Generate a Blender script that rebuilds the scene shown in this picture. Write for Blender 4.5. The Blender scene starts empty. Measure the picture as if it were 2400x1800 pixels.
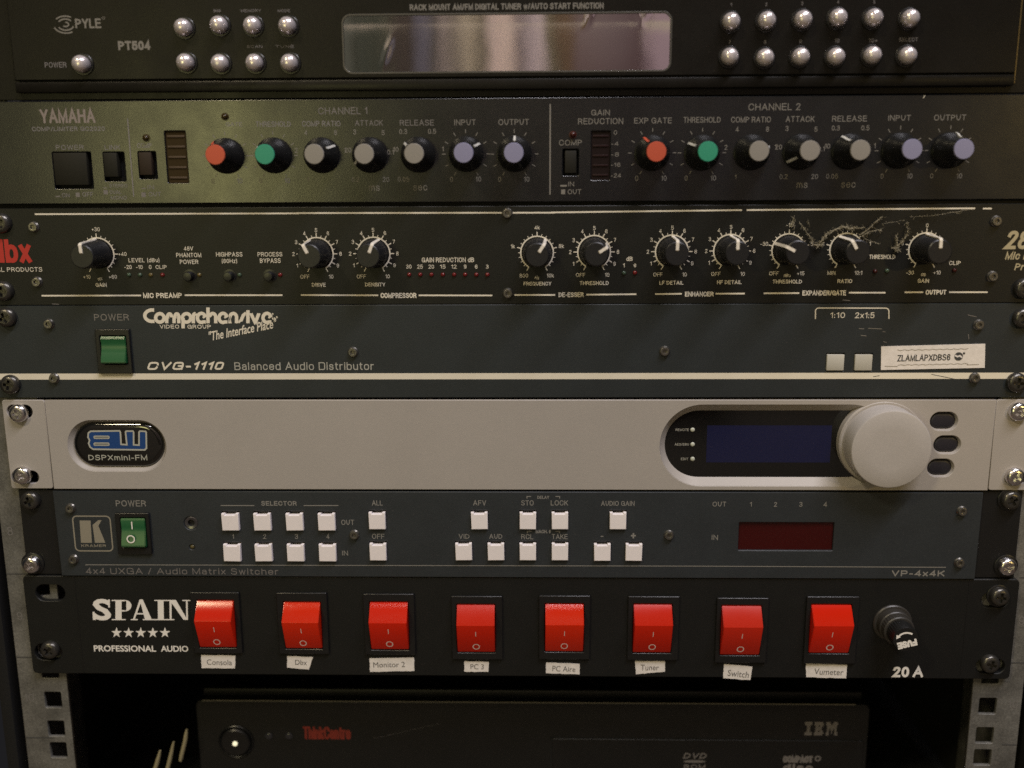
import bpy, bmesh, math, random
from mathutils import Vector, Matrix
random.seed(7)
S = 0.001                      # everything below is written in millimetres
# ------------------------------------------------------------------ camera
CX, CD, CZ = 9.0555, 437.0, 51.427
PITCH, YAW, ROLL, F = 0.200480, -0.0225276, -0.0052229, 2254.1
def basis():
    cy, sy, cp, sp = math.cos(YAW), math.sin(YAW), math.cos(PITCH), math.sin(PITCH)
    fw = Vector((sy*cp, cy*cp, -sp)); rt = Vector((cy, -sy, 0)); up = rt.cross(fw)
    c, s = math.cos(ROLL), math.sin(ROLL)
    return c*rt + s*up, c*up - s*rt, fw
RT, UP, FW = basis()
sc = bpy.context.scene
col = sc.collection
cam = bpy.data.cameras.new('camera'); camo = bpy.data.objects.new('camera', cam); col.objects.link(camo)
m3 = Matrix((RT, UP, -FW)).transposed()
camo.matrix_world = Matrix.Translation(Vector((CX, -CD, CZ))*S) @ m3.to_4x4()
cam.sensor_width = 36; cam.lens = F/2400*36; cam.clip_start = 0.01; cam.clip_end = 50
cam.dof.use_dof = True; cam.dof.focus_distance = 0.452; cam.dof.aperture_fstop = 4.2
sc.camera = camo
# ------------------------------------------------------------------ light
w = bpy.data.worlds.new('World'); sc.world = w; w.use_nodes = True
w.node_tree.nodes['Background'].inputs[0].default_value = (0.62, 0.6, 0.66, 1)
w.node_tree.nodes['Background'].inputs[1].default_value = 0.02
def lamp(name, kind, loc, power, color, size, size_y=None, target=(0, 0, 0)):
    l = bpy.data.lights.new(name, kind); l.energy = power; l.color = color
    if kind == 'AREA':
        l.shape = 'RECTANGLE' if size_y else 'SQUARE'; l.size = size
        if size_y: l.size_y = size_y
    else:
        l.shadow_soft_size = size
    o = bpy.data.objects.new(name, l); col.objects.link(o)
    o.location = Vector(loc)*S
    d = (Vector(target)-Vector(loc)).normalized()
    o.rotation_euler = d.to_track_quat('-Z', 'Y').to_euler()
    return o
lamp('warm_room_lamp', 'AREA', (-1000, -1400, 1450), 14.0, (1.0, 0.84, 0.54), 0.24)
lamp('ceiling_tube_lamp', 'AREA', (560, -800, 1600), 30.0, (0.98, 0.94, 1.0), 1.2, 0.10, target=(0, -200, -60))
lamp('side_wall_lamp', 'AREA', (-720, -1750, 110), 2.3, (1.0, 0.93, 0.38), 0.30, 0.34, target=(-140, 0, 64))
lamp('curtain_fill_light', 'AREA', (-100, -1300, 1300), 10.0, (1.0, 0.90, 0.80), 0.5, target=(-100, -2200, 300))  # added fill that brightens the unseen curtain for the mirror film
ys = lamp('yellow_side_lamp', 'SPOT', (900, -900, 260), 7.0, (1.0, 0.70, 0.22), 0.03, target=(262, 0, -20))
ys.data.spot_size = math.radians(17); ys.data.spot_blend = 1.0
sc.view_settings.view_transform = 'Standard'
sc.view_settings.look = 'None'
sc.view_settings.exposure = 0
sc.cycles.max_bounces = 8
sc.cycles.use_denoising = False
# ------------------------------------------------------------------ photo helpers: pixel -> point on the plane y = Y
CROP = {'P1': (0, 0, 800), 'P2': (800, 0, 800), 'P3': (1600, 0, 800), 'Y1': (0, 210, 600), 'Y2': (400, 210, 900),
        'Y3': (1200, 210, 650), 'Y4': (1750, 210, 650), 'D1': (0, 470, 700), 'D2': (600, 470, 700), 'D3': (1150, 470, 650),
        'D4': (1750, 470, 650), 'C1': (0, 700, 900), 'C2': (700, 700, 900), 'C3': (1700, 700, 700), 'W1': (0, 930, 700),
        'W2': (1500, 930, 900), 'K1': (0, 1140, 800), 'K2': (700, 1140, 900), 'K3': (1500, 1140, 900), 'S1': (0, 1350, 800),
        'S2': (800, 1350, 800), 'S3': (1600, 1350, 800), 'B1': (300, 1640, 400), 'B2': (1550, 1640, 600), 'L1': (320, 700, 380),
        'V1': (0, 900, 300), 'V2': (0, 1125, 300), 'V3': (0, 1350, 240), 'V4': (2160, 1100, 240), 'V5': (2160, 1280, 240),
        'G': (0, 0, 2400*2212/2212)}
def ph(c, x, y):
    if c == 'A': return x, y
    ox, oy, wd = CROP[c]; k = wd/2212
    return ox+x*k, oy+y*k
def un(px, py, Y=0.0):
    v = FW + RT*((px-1200)/F) + UP*((900-py)/F)
    t = (Y+CD)/v.y
    return CX+v.x*t, CZ+v.z*t
def at(c, x, y, Y=0.0):
    return un(*ph(c, x, y), Y)
def mmpx(px, py, Y=0.0):
    a = un(px-1, py, Y)[0]; b = un(px+1, py, Y)[0]
    return (b-a)/2
# ------------------------------------------------------------------ materials
MATS = {}
def mat(name, c, rough=0.5, metal=0.0, bump=0.0, bscale=1500, var=0.0, vscale=60, spec=0.5, emit=None, estr=0, coat=0, dust=0.0, trans=0, rvar=0.0):
    if name in MATS: return MATS[name]
    m = bpy.data.materials.new(name); m.use_nodes = True; nt = m.node_tree; b = nt.nodes['Principled BSDF']
    b.inputs['Base Color'].default_value = (*c, 1); b.inputs['Roughness'].default_value = rough
    b.inputs['Metallic'].default_value = metal; b.inputs['Specular IOR Level'].default_value = spec
    b.inputs['Coat Weight'].default_value = coat; b.inputs['Coat Roughness'].default_value = 0.05
    b.inputs['Transmission Weight'].default_value = trans
    if emit: b.inputs['Emission Color'].default_value = (*emit, 1); b.inputs['Emission Strength'].default_value = estr
    N = nt.nodes.new; L = nt.links.new
    geo = N('ShaderNodeNewGeometry')
    def noise(scale, det=4, rgh=0.6):
        n = N('ShaderNodeTexNoise'); n.inputs['Scale'].default_value = scale; n.inputs['Detail'].default_value = det
        n.inputs['Roughness'].default_value = rgh; L(geo.outputs['Position'], n.inputs['Vector']); return n
    cur = None
    if var > 0:
        n = noise(vscale); r = N('ShaderNodeMapRange'); r.inputs['From Min'].default_value = 0.3; r.inputs['From Max'].default_value = 0.7
        r.inputs['To Min'].default_value = 1-var; r.inputs['To Max'].default_value = 1+var; L(n.outputs['Fac'], r.inputs['Value'])
        n2 = noise(bscale*0.6, 2, 0.7); r2 = N('ShaderNodeMapRange'); r2.inputs['From Min'].default_value = 0.25; r2.inputs['From Max'].default_value = 0.75
        r2.inputs['To Min'].default_value = 1-var*0.9; r2.inputs['To Max'].default_value = 1+var*0.9; L(n2.outputs['Fac'], r2.inputs['Value'])
        mu = N('ShaderNodeMath'); mu.operation = 'MULTIPLY'; L(r.outputs[0], mu.inputs[0]); L(r2.outputs[0], mu.inputs[1])
        vm = N('ShaderNodeVectorMath'); vm.operation = 'SCALE'; vm.inputs[0].default_value = c; L(mu.outputs[0], vm.inputs['Scale'])
        cur = vm.outputs[0]
    if dust > 0:
        n = noise(420, 6, 0.75); r = N('ShaderNodeMapRange'); r.inputs['From Min'].default_value = 0.64; r.inputs['From Max'].default_value = 0.74
        r.inputs['To Min'].default_value = 0; r.inputs['To Max'].default_value = dust; L(n.outputs['Fac'], r.inputs['Value'])
        mx = N('ShaderNodeMix'); mx.data_type = 'RGBA'; L(r.outputs[0], mx.inputs['Factor'])
        if cur: L(cur, mx.inputs['A'])
        else: mx.inputs['A'].default_value = (*c, 1)
        mx.inputs['B'].default_value = (0.35, 0.32, 0.27, 1); cur = mx.outputs['Result']
    if cur: L(cur, b.inputs['Base Color'])
    if rvar > 0:
        n = noise(35, 5, 0.65); r = N('ShaderNodeMapRange'); r.inputs['From Min'].default_value = 0.35; r.inputs['From Max'].default_value = 0.65
        r.inputs['To Min'].default_value = rough-rvar; r.inputs['To Max'].default_value = rough+rvar; L(n.outputs['Fac'], r.inputs['Value'])
        L(r.outputs[0], b.inputs['Roughness'])
    if bump > 0:
        n = noise(bscale, 3); bp = N('ShaderNodeBump'); bp.inputs['Strength'].default_value = bump; bp.inputs['Distance'].default_value = 0.0002
        L(n.outputs['Fac'], bp.inputs['Height']); L(bp.outputs[0], b.inputs['Normal'])
    MATS[name] = m
    return m
TUNER = mat('tuner_black_paint', (0.0075, 0.0065, 0.005), 0.36, bump=0.2, var=0.15, dust=0.03, rvar=0.05, spec=0.22)
ANOD = mat('compressor_dark_anodised', (0.0065, 0.0072, 0.0082), 0.27, bump=0.12, var=0.12, dust=0.02, rvar=0.03, spec=0.72)
DBXP = mat('channel_strip_black_paint', (0.006, 0.0064, 0.0054), 0.46, spec=0.42, bump=0.3, var=0.12, dust=0.04)
COMPP = mat('distributor_charcoal_paint', (0.0185, 0.0235, 0.0265), 0.5, bump=0.3, var=0.10, dust=0.07)
WHITEP = mat('processor_beige_paint', (0.375, 0.345, 0.315), 0.48, bump=0.2, var=0.03, vscale=25)
KRAM = mat('switcher_charcoal_paint', (0.022, 0.0265, 0.0305), 0.5, bump=0.3, var=0.10, dust=0.07)
BLACKP = mat('power_panel_black_paint', (0.0065, 0.0068, 0.0065), 0.5, spec=0.4, bump=0.35, var=0.15, dust=0.03)
BLK = mat('black_plastic', (0.010, 0.010, 0.010), 0.32, bump=0.1, bscale=3000)
SATBLK = mat('satin_black_knob_plastic', (0.011, 0.011, 0.012), 0.4, bump=0.15, bscale=2500)
VOID = mat('deep_black', (0.004, 0.004, 0.004), 0.8)
STEEL = mat('dark_zinc_steel', (0.10, 0.10, 0.095), 0.38, metal=0.85, bump=0.3, var=0.15)
CHROME = mat('bright_nickel', (0.72, 0.70, 0.70), 0.24, metal=1.0, bump=0.3, bscale=900, rvar=0.08)
DKSCREW = mat('blackened_screw', (0.10, 0.095, 0.085), 0.30, metal=0.8, bump=0.4, bscale=1200)
SILVBTN = mat('silver_button', (0.80, 0.73, 0.735), 0.24, metal=0.56, rvar=0.08)
RAILM = mat('galvanised_rail', (0.155, 0.15, 0.135), 0.5, metal=0.3, bump=0.5, var=0.32, vscale=70, rvar=0.12)
RAILL = RAILM
CREAM = mat('cream_print', (0.76, 0.70, 0.57), 0.6)
WHITEI = mat('white_print', (0.84, 0.80, 0.74), 0.6)
GREYI = mat('grey_print', (0.20, 0.185, 0.16), 0.6)
FAINT = mat('faint_grey_print', (0.20, 0.185, 0.185), 0.6)
DIMI = mat('dim_print', (0.17, 0.155, 0.145), 0.6)
REDI = mat('red_print', (0.45, 0.03, 0.02), 0.6)
DKRED = mat('dull_red_print', (0.22, 0.025, 0.015), 0.6)
INK = mat('black_ink', (0.05, 0.05, 0.05), 0.7)
GREYINK = mat('grey_ink', (0.16, 0.15, 0.14), 0.7)
BTNW = mat('white_button_plastic', (0.86, 0.80, 0.80), 0.4, bump=0.1, var=0.02, coat=0.0)
BTNG = mat('ivory_button_plastic', (0.50, 0.485, 0.43), 0.4)
PAPER = mat('white_paper', (0.76, 0.71, 0.66), 0.85, bump=0.5, bscale=500, var=0.05, vscale=200)
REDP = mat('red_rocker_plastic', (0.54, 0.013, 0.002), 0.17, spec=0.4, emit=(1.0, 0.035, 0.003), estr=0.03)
GRNP = mat('green_rocker_plastic', (0.016, 0.10, 0.035), 0.3)
# ------------------------------------------------------------------ object helpers
W = {}
def tag(o, label=None, cat=None, group=None, kind=None):
    if label: o['label'] = label
    if cat: o['category'] = cat
    if group: o['group'] = group
    if kind: o['kind'] = kind
    return o
def root(name, loc, label, cat, group=None):
    o = bpy.data.objects.new(name, None); col.objects.link(o); o.empty_display_size = 0.01
    o.location = Vector(loc)*S; W[o] = Vector(loc)
    return tag(o, label, cat, group)
def link(name, me, m=None, parent=None, loc=(0, 0, 0), rot=0.0, label=None):
    """mesh me is local to loc (mm); rot turns it clockwise about the axis towards the viewer"""
    o = bpy.data.objects.new(name, me); col.objects.link(o)
    if m is not None and not me.materials: me.materials.append(m)
    loc = Vector(loc)
    p = loc
    if parent is not None:
        o.parent = parent
        p = loc - W[parent]
        if parent in ROT: p = Matrix.Rotation(-ROT[parent], 3, 'Y') @ p; rot_l = rot - ROT[parent]
        else: rot_l = rot
    else: rot_l = rot
    o.location = p*S; o.rotation_euler = (0, rot_l, 0); W[o] = loc
    if rot: ROT[o] = rot
    if label: o['label'] = label
    return o
ROT = {}
def mesh(name, verts, faces, smooth=False, mats=None, midx=None):
    me = bpy.data.meshes.new(name); me.from_pydata([(x*S, y*S, z*S) for x, y, z in verts], [], faces)
    if mats:
        for m in mats: me.materials.append(m)
    if midx:
        me.polygons.foreach_set('material_index', midx)
    if smooth is True: me.polygons.foreach_set('use_smooth', [True]*len(me.polygons))
    me.update()
    return me
def smooth_by_angle(me, ang=35):
    me.polygons.foreach_set('use_smooth', [True]*len(me.polygons))
    bm = bmesh.new(); bm.from_mesh(me)
    for e in bm.edges:
        if len(e.link_faces) == 2 and e.calc_face_angle(0) > math.radians(ang): e.smooth = False
    bm.to_mesh(me); bm.free()
def box(x0, x1, y0, y1, z0, z1, bev=0.0, seg=2):
    bm = bmesh.new(); bmesh.ops.create_cube(bm, size=1)
    for v in bm.verts: v.co = Vector((x0+(v.co.x+.5)*(x1-x0), y0+(v.co.y+.5)*(y1-y0), z0+(v.co.z+.5)*(z1-z0)))*S
    if bev > 0: bmesh.ops.bevel(bm, geom=list(bm.edges), offset=bev*S, segments=seg, affect='EDGES', profile=0.5)
    bmesh.ops.recalc_face_normals(bm, faces=bm.faces)
    me = bpy.data.meshes.new('box'); bm.to_mesh(me); bm.free()
    if bev > 0: smooth_by_angle(me, 40)
    return me
def lathe(profile, seg=40, ripple=None, ang=35):
    """profile of (radius, height towards the viewer); centred on the local origin"""
    vs, fs = [], []; n = len(profile)
    for i in range(seg):
        a = 2*math.pi*i/seg
        for j, (r, h) in enumerate(profile):
            rr = r*(1+(ripple[1] if (ripple and j in ripple[0] and i % 2) else 0))
            vs.append((rr*math.sin(a), -h, rr*math.cos(a)))
    for i in range(seg):
        k = (i+1) % seg
        for j in range(n-1): fs.append((i*n+j, i*n+j+1, k*n+j+1, k*n+j))
    fs.append(tuple(i*n+n-1 for i in range(seg)))
    me = mesh('turned', vs, fs)
    bm = bmesh.new(); bm.from_mesh(me); bmesh.ops.remove_doubles(bm, verts=bm.verts, dist=1e-7)
    bmesh.ops.recalc_face_normals(bm, faces=bm.faces); bm.to_mesh(me); bm.free()
    smooth_by_angle(me, ang)
    return me
def rrect(x0, x1, z0, z1, r, n=6):
    out = []
    for cx, cz, a0 in ((x1-r, z1-r, 0), (x0+r, z1-r, 90), (x0+r, z0+r, 180), (x1-r, z0+r, 270)):
        for i in range(n+1):
            a = math.radians(a0+90*i/n); out.append((cx+r*math.cos(a), cz+r*math.sin(a)))
    return out
def circ(cx, cz, r, n=28): return [(cx+r*math.cos(2*math.pi*i/n), cz+r*math.sin(2*math.pi*i/n)) for i in range(n)]
def plate(loops, y0, y1, bev=0.0):
    """sheet with holes: first loop outer, the rest holes; front face at y0 (nearer the viewer), back at y1"""
    cu = bpy.data.curves.new('c', 'CURVE'); cu.dimensions = '2D'; cu.fill_mode = 'BOTH'
    cu.extrude = max((y1-y0)/2-bev, 0.0)*S
    if bev: cu.bevel_depth = bev*S; cu.bevel_resolution = 1; cu.offset = -bev*S
    for lp in loops:
        s = cu.splines.new('POLY'); s.points.add(len(lp)-1); s.use_cyclic_u = True
        for p, (x, z) in zip(s.points, lp): p.co = (x*S, z*S, 0, 1)
    o = bpy.data.objects.new('c', cu); me = bpy.data.meshes.new_from_object(o); bpy.data.objects.remove(o)
    ym = (y0+y1)/2*S
    for v in me.vertices: v.co = Vector((v.co.x, ym-v.co.z, v.co.y))
    me.materials.clear()
    return me
def ring_loft(la, ya, lb, yb, name='chamfer'):
    n = len(la); vs = [(x, ya, z) for x, z in la]+[(x, yb, z) for x, z in lb]
    fs = [(i, (i+1) % n, n+(i+1) % n, n+i) for i in range(n)]
    me = mesh(name, vs, fs); smooth_by_angle(me, 50)
    return me
class Ink:
    """flat print collected on one surface"""
    def __init__(s): s.v = []; s.f = []; s.mi = []; s.m = []; s.k = 0
    def idx(s, m):
        if m not in s.m: s.m.append(m)
        return s.m.index(m)
    def poly(s, pts, Y, m):
        n = len(s.v); s.v += [(x, Y, z) for x, z in pts]; s.f.append(tuple(range(n, n+len(pts)))); s.mi.append(s.idx(m))
    def text(s, body, c, x0, y0, x1, y1, Y, m, bold=0.0, shear=0.0, track=1.0, outline=0.0, angle=0.0, **kw):
        """fit the words into the box measured on the photograph"""
        pa, pb = ph(c, x0, y0), ph(c, x1, y1)
        cx, cy = (pa[0]+pb[0])/2, (pa[1]+pb[1])/2
        xl, _ = un(pa[0], cy, Y); xr, _ = un(pb[0], cy, Y); _, zt = un(cx, pa[1], Y); _, zb = un(cx, pb[1], Y)
        s.fit(body, (xl+xr)/2, (zt+zb)/2, xr-xl, zt-zb, Y, m, bold, shear, track, outline, angle, **kw)
    def fit(s, body, X, Z, wd, ht, Y, m, bold=0.0, shear=0.0, track=1.0, outline=0.0, angle=0.0, book=False, rmax=9, gap=0.26):
        if not book: return stext(s, body, X, Z, wd, ht, Y, m, 0.125+bold*3.2, shear*0.8, gap, rmax, angle)
        cu = bpy.data.curves.new('t', 'FONT'); cu.body = body; cu.shear = shear; cu.space_character = track; cu.resolution_u = 3
        if outline: cu.fill_mode = 'NONE'; cu.bevel_depth = outline; cu.bevel_resolution = 0
        else: cu.offset = bold
        o = bpy.data.objects.new('t', cu); me = o.to_mesh()
        vs = [tuple(v.co) for v in me.vertices]; fs = [tuple(p.vertices) for p in me.polygons]; o.to_mesh_clear(); bpy.data.objects.remove(o)
        a = min(v[0] for v in vs); b = max(v[0] for v in vs); c = min(v[1] for v in vs); d = max(v[1] for v in vs)
        kz = ht/(d-c) if ht else None
        kx = wd/(b-a) if wd else kz
        if kz is None: kz = kx
        n = len(s.v); ca, sa = math.cos(math.radians(angle)), math.sin(math.radians(angle))
        for x, y, z in vs:
            u, q = (x-(a+b)/2)*kx, (y-(c+d)/2)*kz
            s.v.append((X+u*ca-q*sa, Y-(z*kz if outline else 0), Z+u*sa+q*ca))
        i = s.idx(m)
        for f in fs: s.f.append(tuple(n+k for k in f)); s.mi.append(i)
    def line(s, c, x0, y0, x1, y1, wpx, Y, m):
        s.k += 1; Y -= 0.0004*(s.k % 40)
        a = at(c, x0, y0, Y); b = at(c, x1, y1, Y); k = mmpx(*ph(c, x0, y0))*wpx/2
        s.seg(a, b, k, Y, m)
    def seg(s, a, b, k, Y, m):
        d = Vector((b[0]-a[0], b[1]-a[1])).normalized(); n = Vector((-d.y, d.x))*k
        s.poly([(a[0]-n.x, a[1]-n.y), (b[0]-n.x, b[1]-n.y), (b[0]+n.x, b[1]+n.y), (a[0]+n.x, a[1]+n.y)], Y, m)
    def path(s, pts, k, Y, m, closed=False):
        """band of half width k with mitred joints"""
        P = [Vector(p) for p in pts]; n = len(P); A, B = [], []
        for i in range(n):
            p0 = P[(i-1) % n] if (closed or i > 0) else P[i]-(P[1]-P[0]); p1 = P[(i+1) % n] if (closed or i < n-1) else P[i]+(P[i]-P[i-1])
            d0 = (P[i]-p0).normalized(); d1 = (p1-P[i]).normalized(); t = (d0+d1).normalized(); nn = Vector((-t.y, t.x))
            q = k/max(0.35, nn.dot(Vector((-d0.y, d0.x))))
            A.append(P[i]+nn*q); B.append(P[i]-nn*q)
        for i in range(n if closed else n-1):
            j = (i+1) % n; s.poly([tuple(B[i]), tuple(B[j]), tuple(A[j]), tuple(A[i])], Y-0.0007*(i % 6), m)
    def build(s, name, parent, label=None):
        me = mesh(name, s.v, s.f, mats=s.m, midx=s.mi)
        o = link(name, me, None, parent, (0, 0, 0), label=label)
        if 'lettering' in name or 'numbering' in name: o['kind'] = 'stuff'
        return o
def tube(pts, r, seg=8, taper=None):
    vs, fs = [], []; P = [Vector(p) for p in pts]; n = len(P)
    for i, p in enumerate(P):
        t = (P[min(i+1, n-1)]-P[max(i-1, 0)]).normalized(); u = t.orthogonal().normalized() if i == 0 else (u-t*u.dot(t)).normalized(); v = t.cross(u)
        rr = r*(taper[i] if taper else 1)
        for k in range(seg):
            a = 2*math.pi*k/seg; vs.append(tuple(p+(u*math.cos(a)+v*math.sin(a))*rr))
    for i in range(n-1):
        for k in range(seg): fs.append((i*seg+k, i*seg+(k+1) % seg, (i+1)*seg+(k+1) % seg, (i+1)*seg+k))
    fs.append(tuple(range(seg))[::-1]); fs.append(tuple((n-1)*seg+k for k in range(seg)))
    me = mesh('tube', vs, fs); smooth_by_angle(me, 60); return me
# ------------------------------------------------------------------ screws shared by every unit
def cross_recess(r, h):
    w_, l_ = r*0.16, r*0.52
    pts = [(-w_, l_), (w_, l_), (w_, w_), (l_, w_), (l_, -w_), (w_, -w_), (w_, -l_), (-w_, -l_), (-w_, -w_), (-l_, -w_), (-l_, w_), (-w_, w_)]
    return pts
def pan_head(r, h):
    """domed head with a real cross recess"""
    bm = bmesh.new(); seg = 40; rings = []
    prof = [(1.0, 0.0), (1.0, 0.35), (0.95, 0.62), (0.84, 0.82), (0.70, 0.93), (0.60, 0.97)]
    for pr, phh in prof:
        rings.append([bm.verts.new((r*pr*math.sin(2*math.pi*i/seg)*S, -h*phh*S, r*pr*math.cos(2*math.pi*i/seg)*S)) for i in range(seg)])
    for a, b in zip(rings, rings[1:]):
        for i in range(seg): bm.faces.new((a[i], b[i], b[(i+1) % seg], a[(i+1) % seg]))
    me = bpy.data.meshes.new('head'); bmesh.ops.recalc_face_normals(bm, faces=bm.faces); bm.to_mesh(me); bm.free()
    top = plate([circ(0, 0, r*0.60, 40), cross_recess(r, h)], -h*0.97, -h*0.97+h*0.55)
    floor = plate([circ(0, 0, r*0.55, 16)], -h*0.44, -h*0.40)
    bm = bmesh.new(); bm.from_mesh(me); bm.from_mesh(top); bm.from_mesh(floor); bm.to_mesh(me); bm.free()
    smooth_by_angle(me, 40)
    return me
HEAD_BIG = pan_head(4.4, 3.0); HEAD_DK = pan_head(4.6, 3.0)
HEAD_BIG.materials.append(CHROME); HEAD_DK.materials.append(DKSCREW)
WASHER = lathe([(5.6, 0), (5.6, 0.6), (5.3, 0.8), (3.0, 0.8)], 32); WASHER.materials.append(BLK)
def hex_screw():
    hx = [(0.95*math.cos(math.radians(60*i)), 0.95*math.sin(math.radians(60*i))) for i in range(6)]
    a = plate([circ(0, 0, 2.0, 28), hx], -1.7, -0.2, 0.2); b = lathe([(2.5, 0), (2.5, 0.3), (2.05, 0.9), (1.9, 0.9)], 28)
    c = plate([circ(0, 0, 1.6, 16)], -0.5, -0.4)
    bm = bmesh.new()
    for q in (a, b, c): bm.from_mesh(q)
    me = bpy.data.meshes.new('hex'); bm.to_mesh(me); bm.free(); smooth_by_angle(me, 40); me.materials.append(mat('worn_hex_steel', (0.20, 0.19, 0.17), 0.33, metal=0.85, bump=0.3)); return me
HEXS = hex_screw()
def big_screw(dev, c, x, y, bright, Yf=0.0, washer=False):
    X, Z = at(c, x, y, Yf-3.0)
    s = link('mounting_screw', HEAD_BIG if bright else HEAD_DK, None, dev, (X, Yf-(0.8 if washer else 0), Z), random.uniform(-0.7, 0.7))
    s['label'] = 'silver cross head screw' if bright else 'blackened cross head screw'
    if washer: link('washer', WASHER, None, s, (X, Yf, Z))
    return s
def small_screw(dev, c, x, y, Yf=0.0):
    X, Z = at(c, x, y, Yf-1.5)
    return link('panel_screw', HEXS, None, dev, (X, Yf, Z), random.uniform(-0.5, 0.5))
U = 44.45
def rowz(px, py): return un(px, py)[1]
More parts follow.
